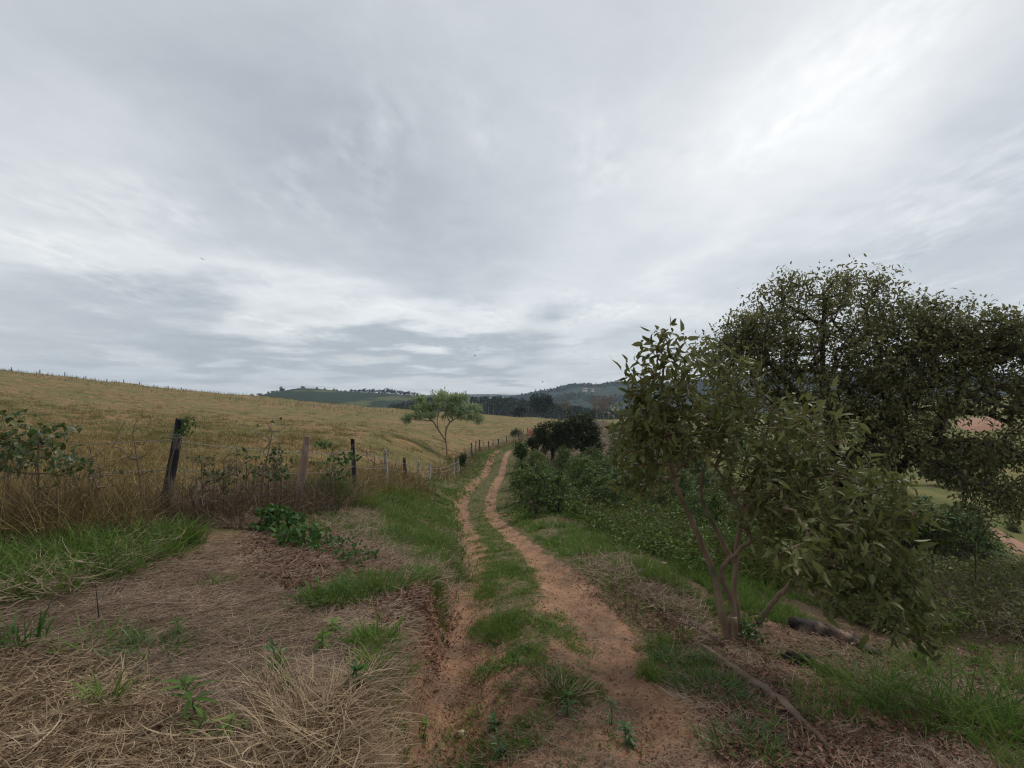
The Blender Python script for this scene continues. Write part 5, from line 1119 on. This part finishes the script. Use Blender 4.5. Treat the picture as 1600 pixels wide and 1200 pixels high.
dry_weed(585, 15, 690, 'grey twiggy weed between slim dark post and white post', .5, 30, 10)
dry_weed(370, 8.0, 668, 'pale straight dry stalk rising between the weeds', .06, 5, 2)

# ------------------------------------------------------------------ logs, stones, termite mound, birds
def log(name, pts, rad, mat, label, rough=.3, cat='log', sides=10):
    c = np.array([at([a], [b])[0] for a, b in pts]); s = spline(c, 26); rr_ = np.interp(np.linspace(0, 1, 26), np.linspace(0, 1, len(rad)), rad); s[:, 2] = gz(s[:, 0], s[:, 1]) + rr_ * .45; s += rng.normal(0, .006, s.shape)
    o0 = c[0]; mb = MB(); tube(mb, s - o0, rr_ * rng.uniform(.9, 1.1, 26), sides, .5, rough); o = mb.build(name, mat); o.location = tuple(o0); return tag(o, label, cat)
log('fallen_log', [(1095, 1010), (1140, 1045), (1190, 1080), (1240, 1125), (1290, 1170)], [.02, .034, .042, .036, .015], M['log'], 'long weathered grey brown log lying slantwise beside the track at lower right')
log('charred_log', [(1242, 985), (1275, 990), (1320, 1002), (1372, 1028)], [.10, .10, .075, .05], M['log_dark'], 'dark rotten log with pale bark strips under the olive tree')
log('charred_log', [(1228, 1035), (1262, 1042), (1296, 1058)], [.06, .075, .05], M['log_dark'], 'short black log lump between the grey log and the rotten log')
log('dead_branch', [(1060, 965), (1095, 985), (1135, 1015)], [.03, .03, .015], M['log'], 'thin dark dead branch on red soil left of the olive tree foot', .2, 'branch')
log('dead_branch', [(1500, 1040), (1530, 1062), (1560, 1088)], [.015, .015, .008], M['log'], 'thin stick on bare red soil near the lower right edge', .2, 'branch')
log('dead_branch', [(480, 870), (500, 862), (520, 868)], [.008, .01, .006], M['log'], 'curled pale twig on straw near the creeper', .2, 'branch')
def stone(px, py, r, mat, label, name='stone'):
    f = at([px], [py])[0]; bmv = norm(rng.normal(size=(60, 3))); import bmesh
    bm = bmesh.new(); bmesh.ops.create_icosphere(bm, subdivisions=2, radius=1)
    for v in bm.verts:
        k = 1 + .35 * (float(fbm(v.co.x * 1.3 + px, v.co.y * 1.3 + v.co.z * 1.7, 2, 9)) - .5) * 2; v.co = Vector((v.co.x * k * r * 1.15, v.co.y * k * r, v.co.z * k * r * .7))
    me = bpy.data.meshes.new(name); bm.to_mesh(me); bm.free(); me.materials.append(mat); o = bpy.data.objects.new(name, me); COL.objects.link(o); o.location = (f[0], f[1], f[2] + r * .3); return tag(o, label, 'stone')
stone(340, 1026, .018, M['stone'], 'small pale yellow stone on brown straw')
stone(716, 899, .03, M['clod'], 'orange clod on the left wheel track edge', 'clod')
stone(770, 1197, .03, M['clod'], 'clod at the bottom edge beside the weed cluster', 'clod')
stone(722, 1153, .03, M['stone'], 'pale flat stone in the left wheel track near the camera')
stone(863, 1018, .02, M['clod'], 'red clod among weeds on the track crown', 'clod')
stone(1037, 884, .035, M['stone'], 'pale stone on the litter beside the small tree')
stone(1188, 950, .02, M['stone'], 'pale stone at the right stem of the small tree')
stone(455, 892, .016, M['stone'], 'tiny white stone on the reddish leaf litter')
stone(335, 960, .014, M['stone'], 'tiny grey stone in the middle of the brown straw')
for i, (px, py, r) in enumerate(((790, 808, .09), (797, 815, .07), (805, 806, .08), (783, 803, .06))): stone(px, py, r, M['clod'], 'red clod in the small heap at the foot of the biggest coffee bush', 'clod')['group'] = 'red clods by the biggest coffee bush'
f = gp(830, 88); mb = MB(); k = 14; prof = [(.9, 0), (.8, .25), (.65, .6), (.45, .9), (.25, 1.15), (.08, 1.25)]
V = np.concatenate([np.stack([np.cos(np.arange(k) / k * 6.283) * r * (1 + .15 * rng.normal(size=k)), np.sin(np.arange(k) / k * 6.283) * r, np.full(k, z) + rng.normal(0, .04, k)], 1) for r, z in prof])
F = [[a * k + b, a * k + (b + 1) % k, (a + 1) * k + (b + 1) % k, (a + 1) * k + b] for a in range(len(prof) - 1) for b in range(k)]
mb.add(V * 1.0, [np.array(F), np.arange(k)[None] + (len(prof) - 1) * k]); o = mb.build('termite_mound', M['mound'], smooth=True); o.location = tuple(f - np.array([0, 0, .1])); tag(o, 'red earth mound at the end of the fence left of the dark tree pair', 'mound')
for px, py, D, lab in ((848, 597, 120, 'small dark bird flying low over the far mountain'), (742, 556, 120, 'tiny dark bird in the sky above the lone pasture tree'), (316, 405, 90, 'tiny dark bird high over the left pasture')):
    mb = MB(); tube(mb, [[-.22, 0, 0], [-.1, 0, .02], [.08, 0, .02], [.2, 0, .03], [.26, 0, .02]], [.015, .05, .06, .035, .008], 8)
    for s in (1, -1): mb.add([[.10, 0, .03], [-.08, 0, .03], [-.02, s * .28, .14], [.1, s * .26, .15], [-.05, s * .55, .08]], [[[0, 3, 2, 1]], [[3, 4, 2]]])
    mb.add([[-.2, .02, 0], [-.2, -.02, 0], [-.38, -.08, 0], [-.38, .08, 0]], [[[0, 1, 2, 3]]]); o = mb.build('bird', M['bird']); o.location = tuple(P(px, py, D)); o.rotation_euler = (.3, 0, rng.uniform(0, 3)); tag(o, lab, 'bird', 'birds in the sky')

# ------------------------------------------------------------------ air between here and the far hills
m, nt = NT('haze'); pv = nd(nt, 'ShaderNodeVolumePrincipled'); pv.inputs['Color'].default_value = (.62, .76, .95, 1); pv.inputs['Density'].default_value = .00018; pv.inputs['Anisotropy'].default_value = .2
nt.links.new(pv.outputs[0], nd(nt, 'ShaderNodeOutputMaterial').inputs['Volume'])
mb = MB(); box(mb, -2750, 2750, -2750, 2750, GZ.min() - 25, 130); o = mb.build('haze', m); tag(o, kind='stuff')
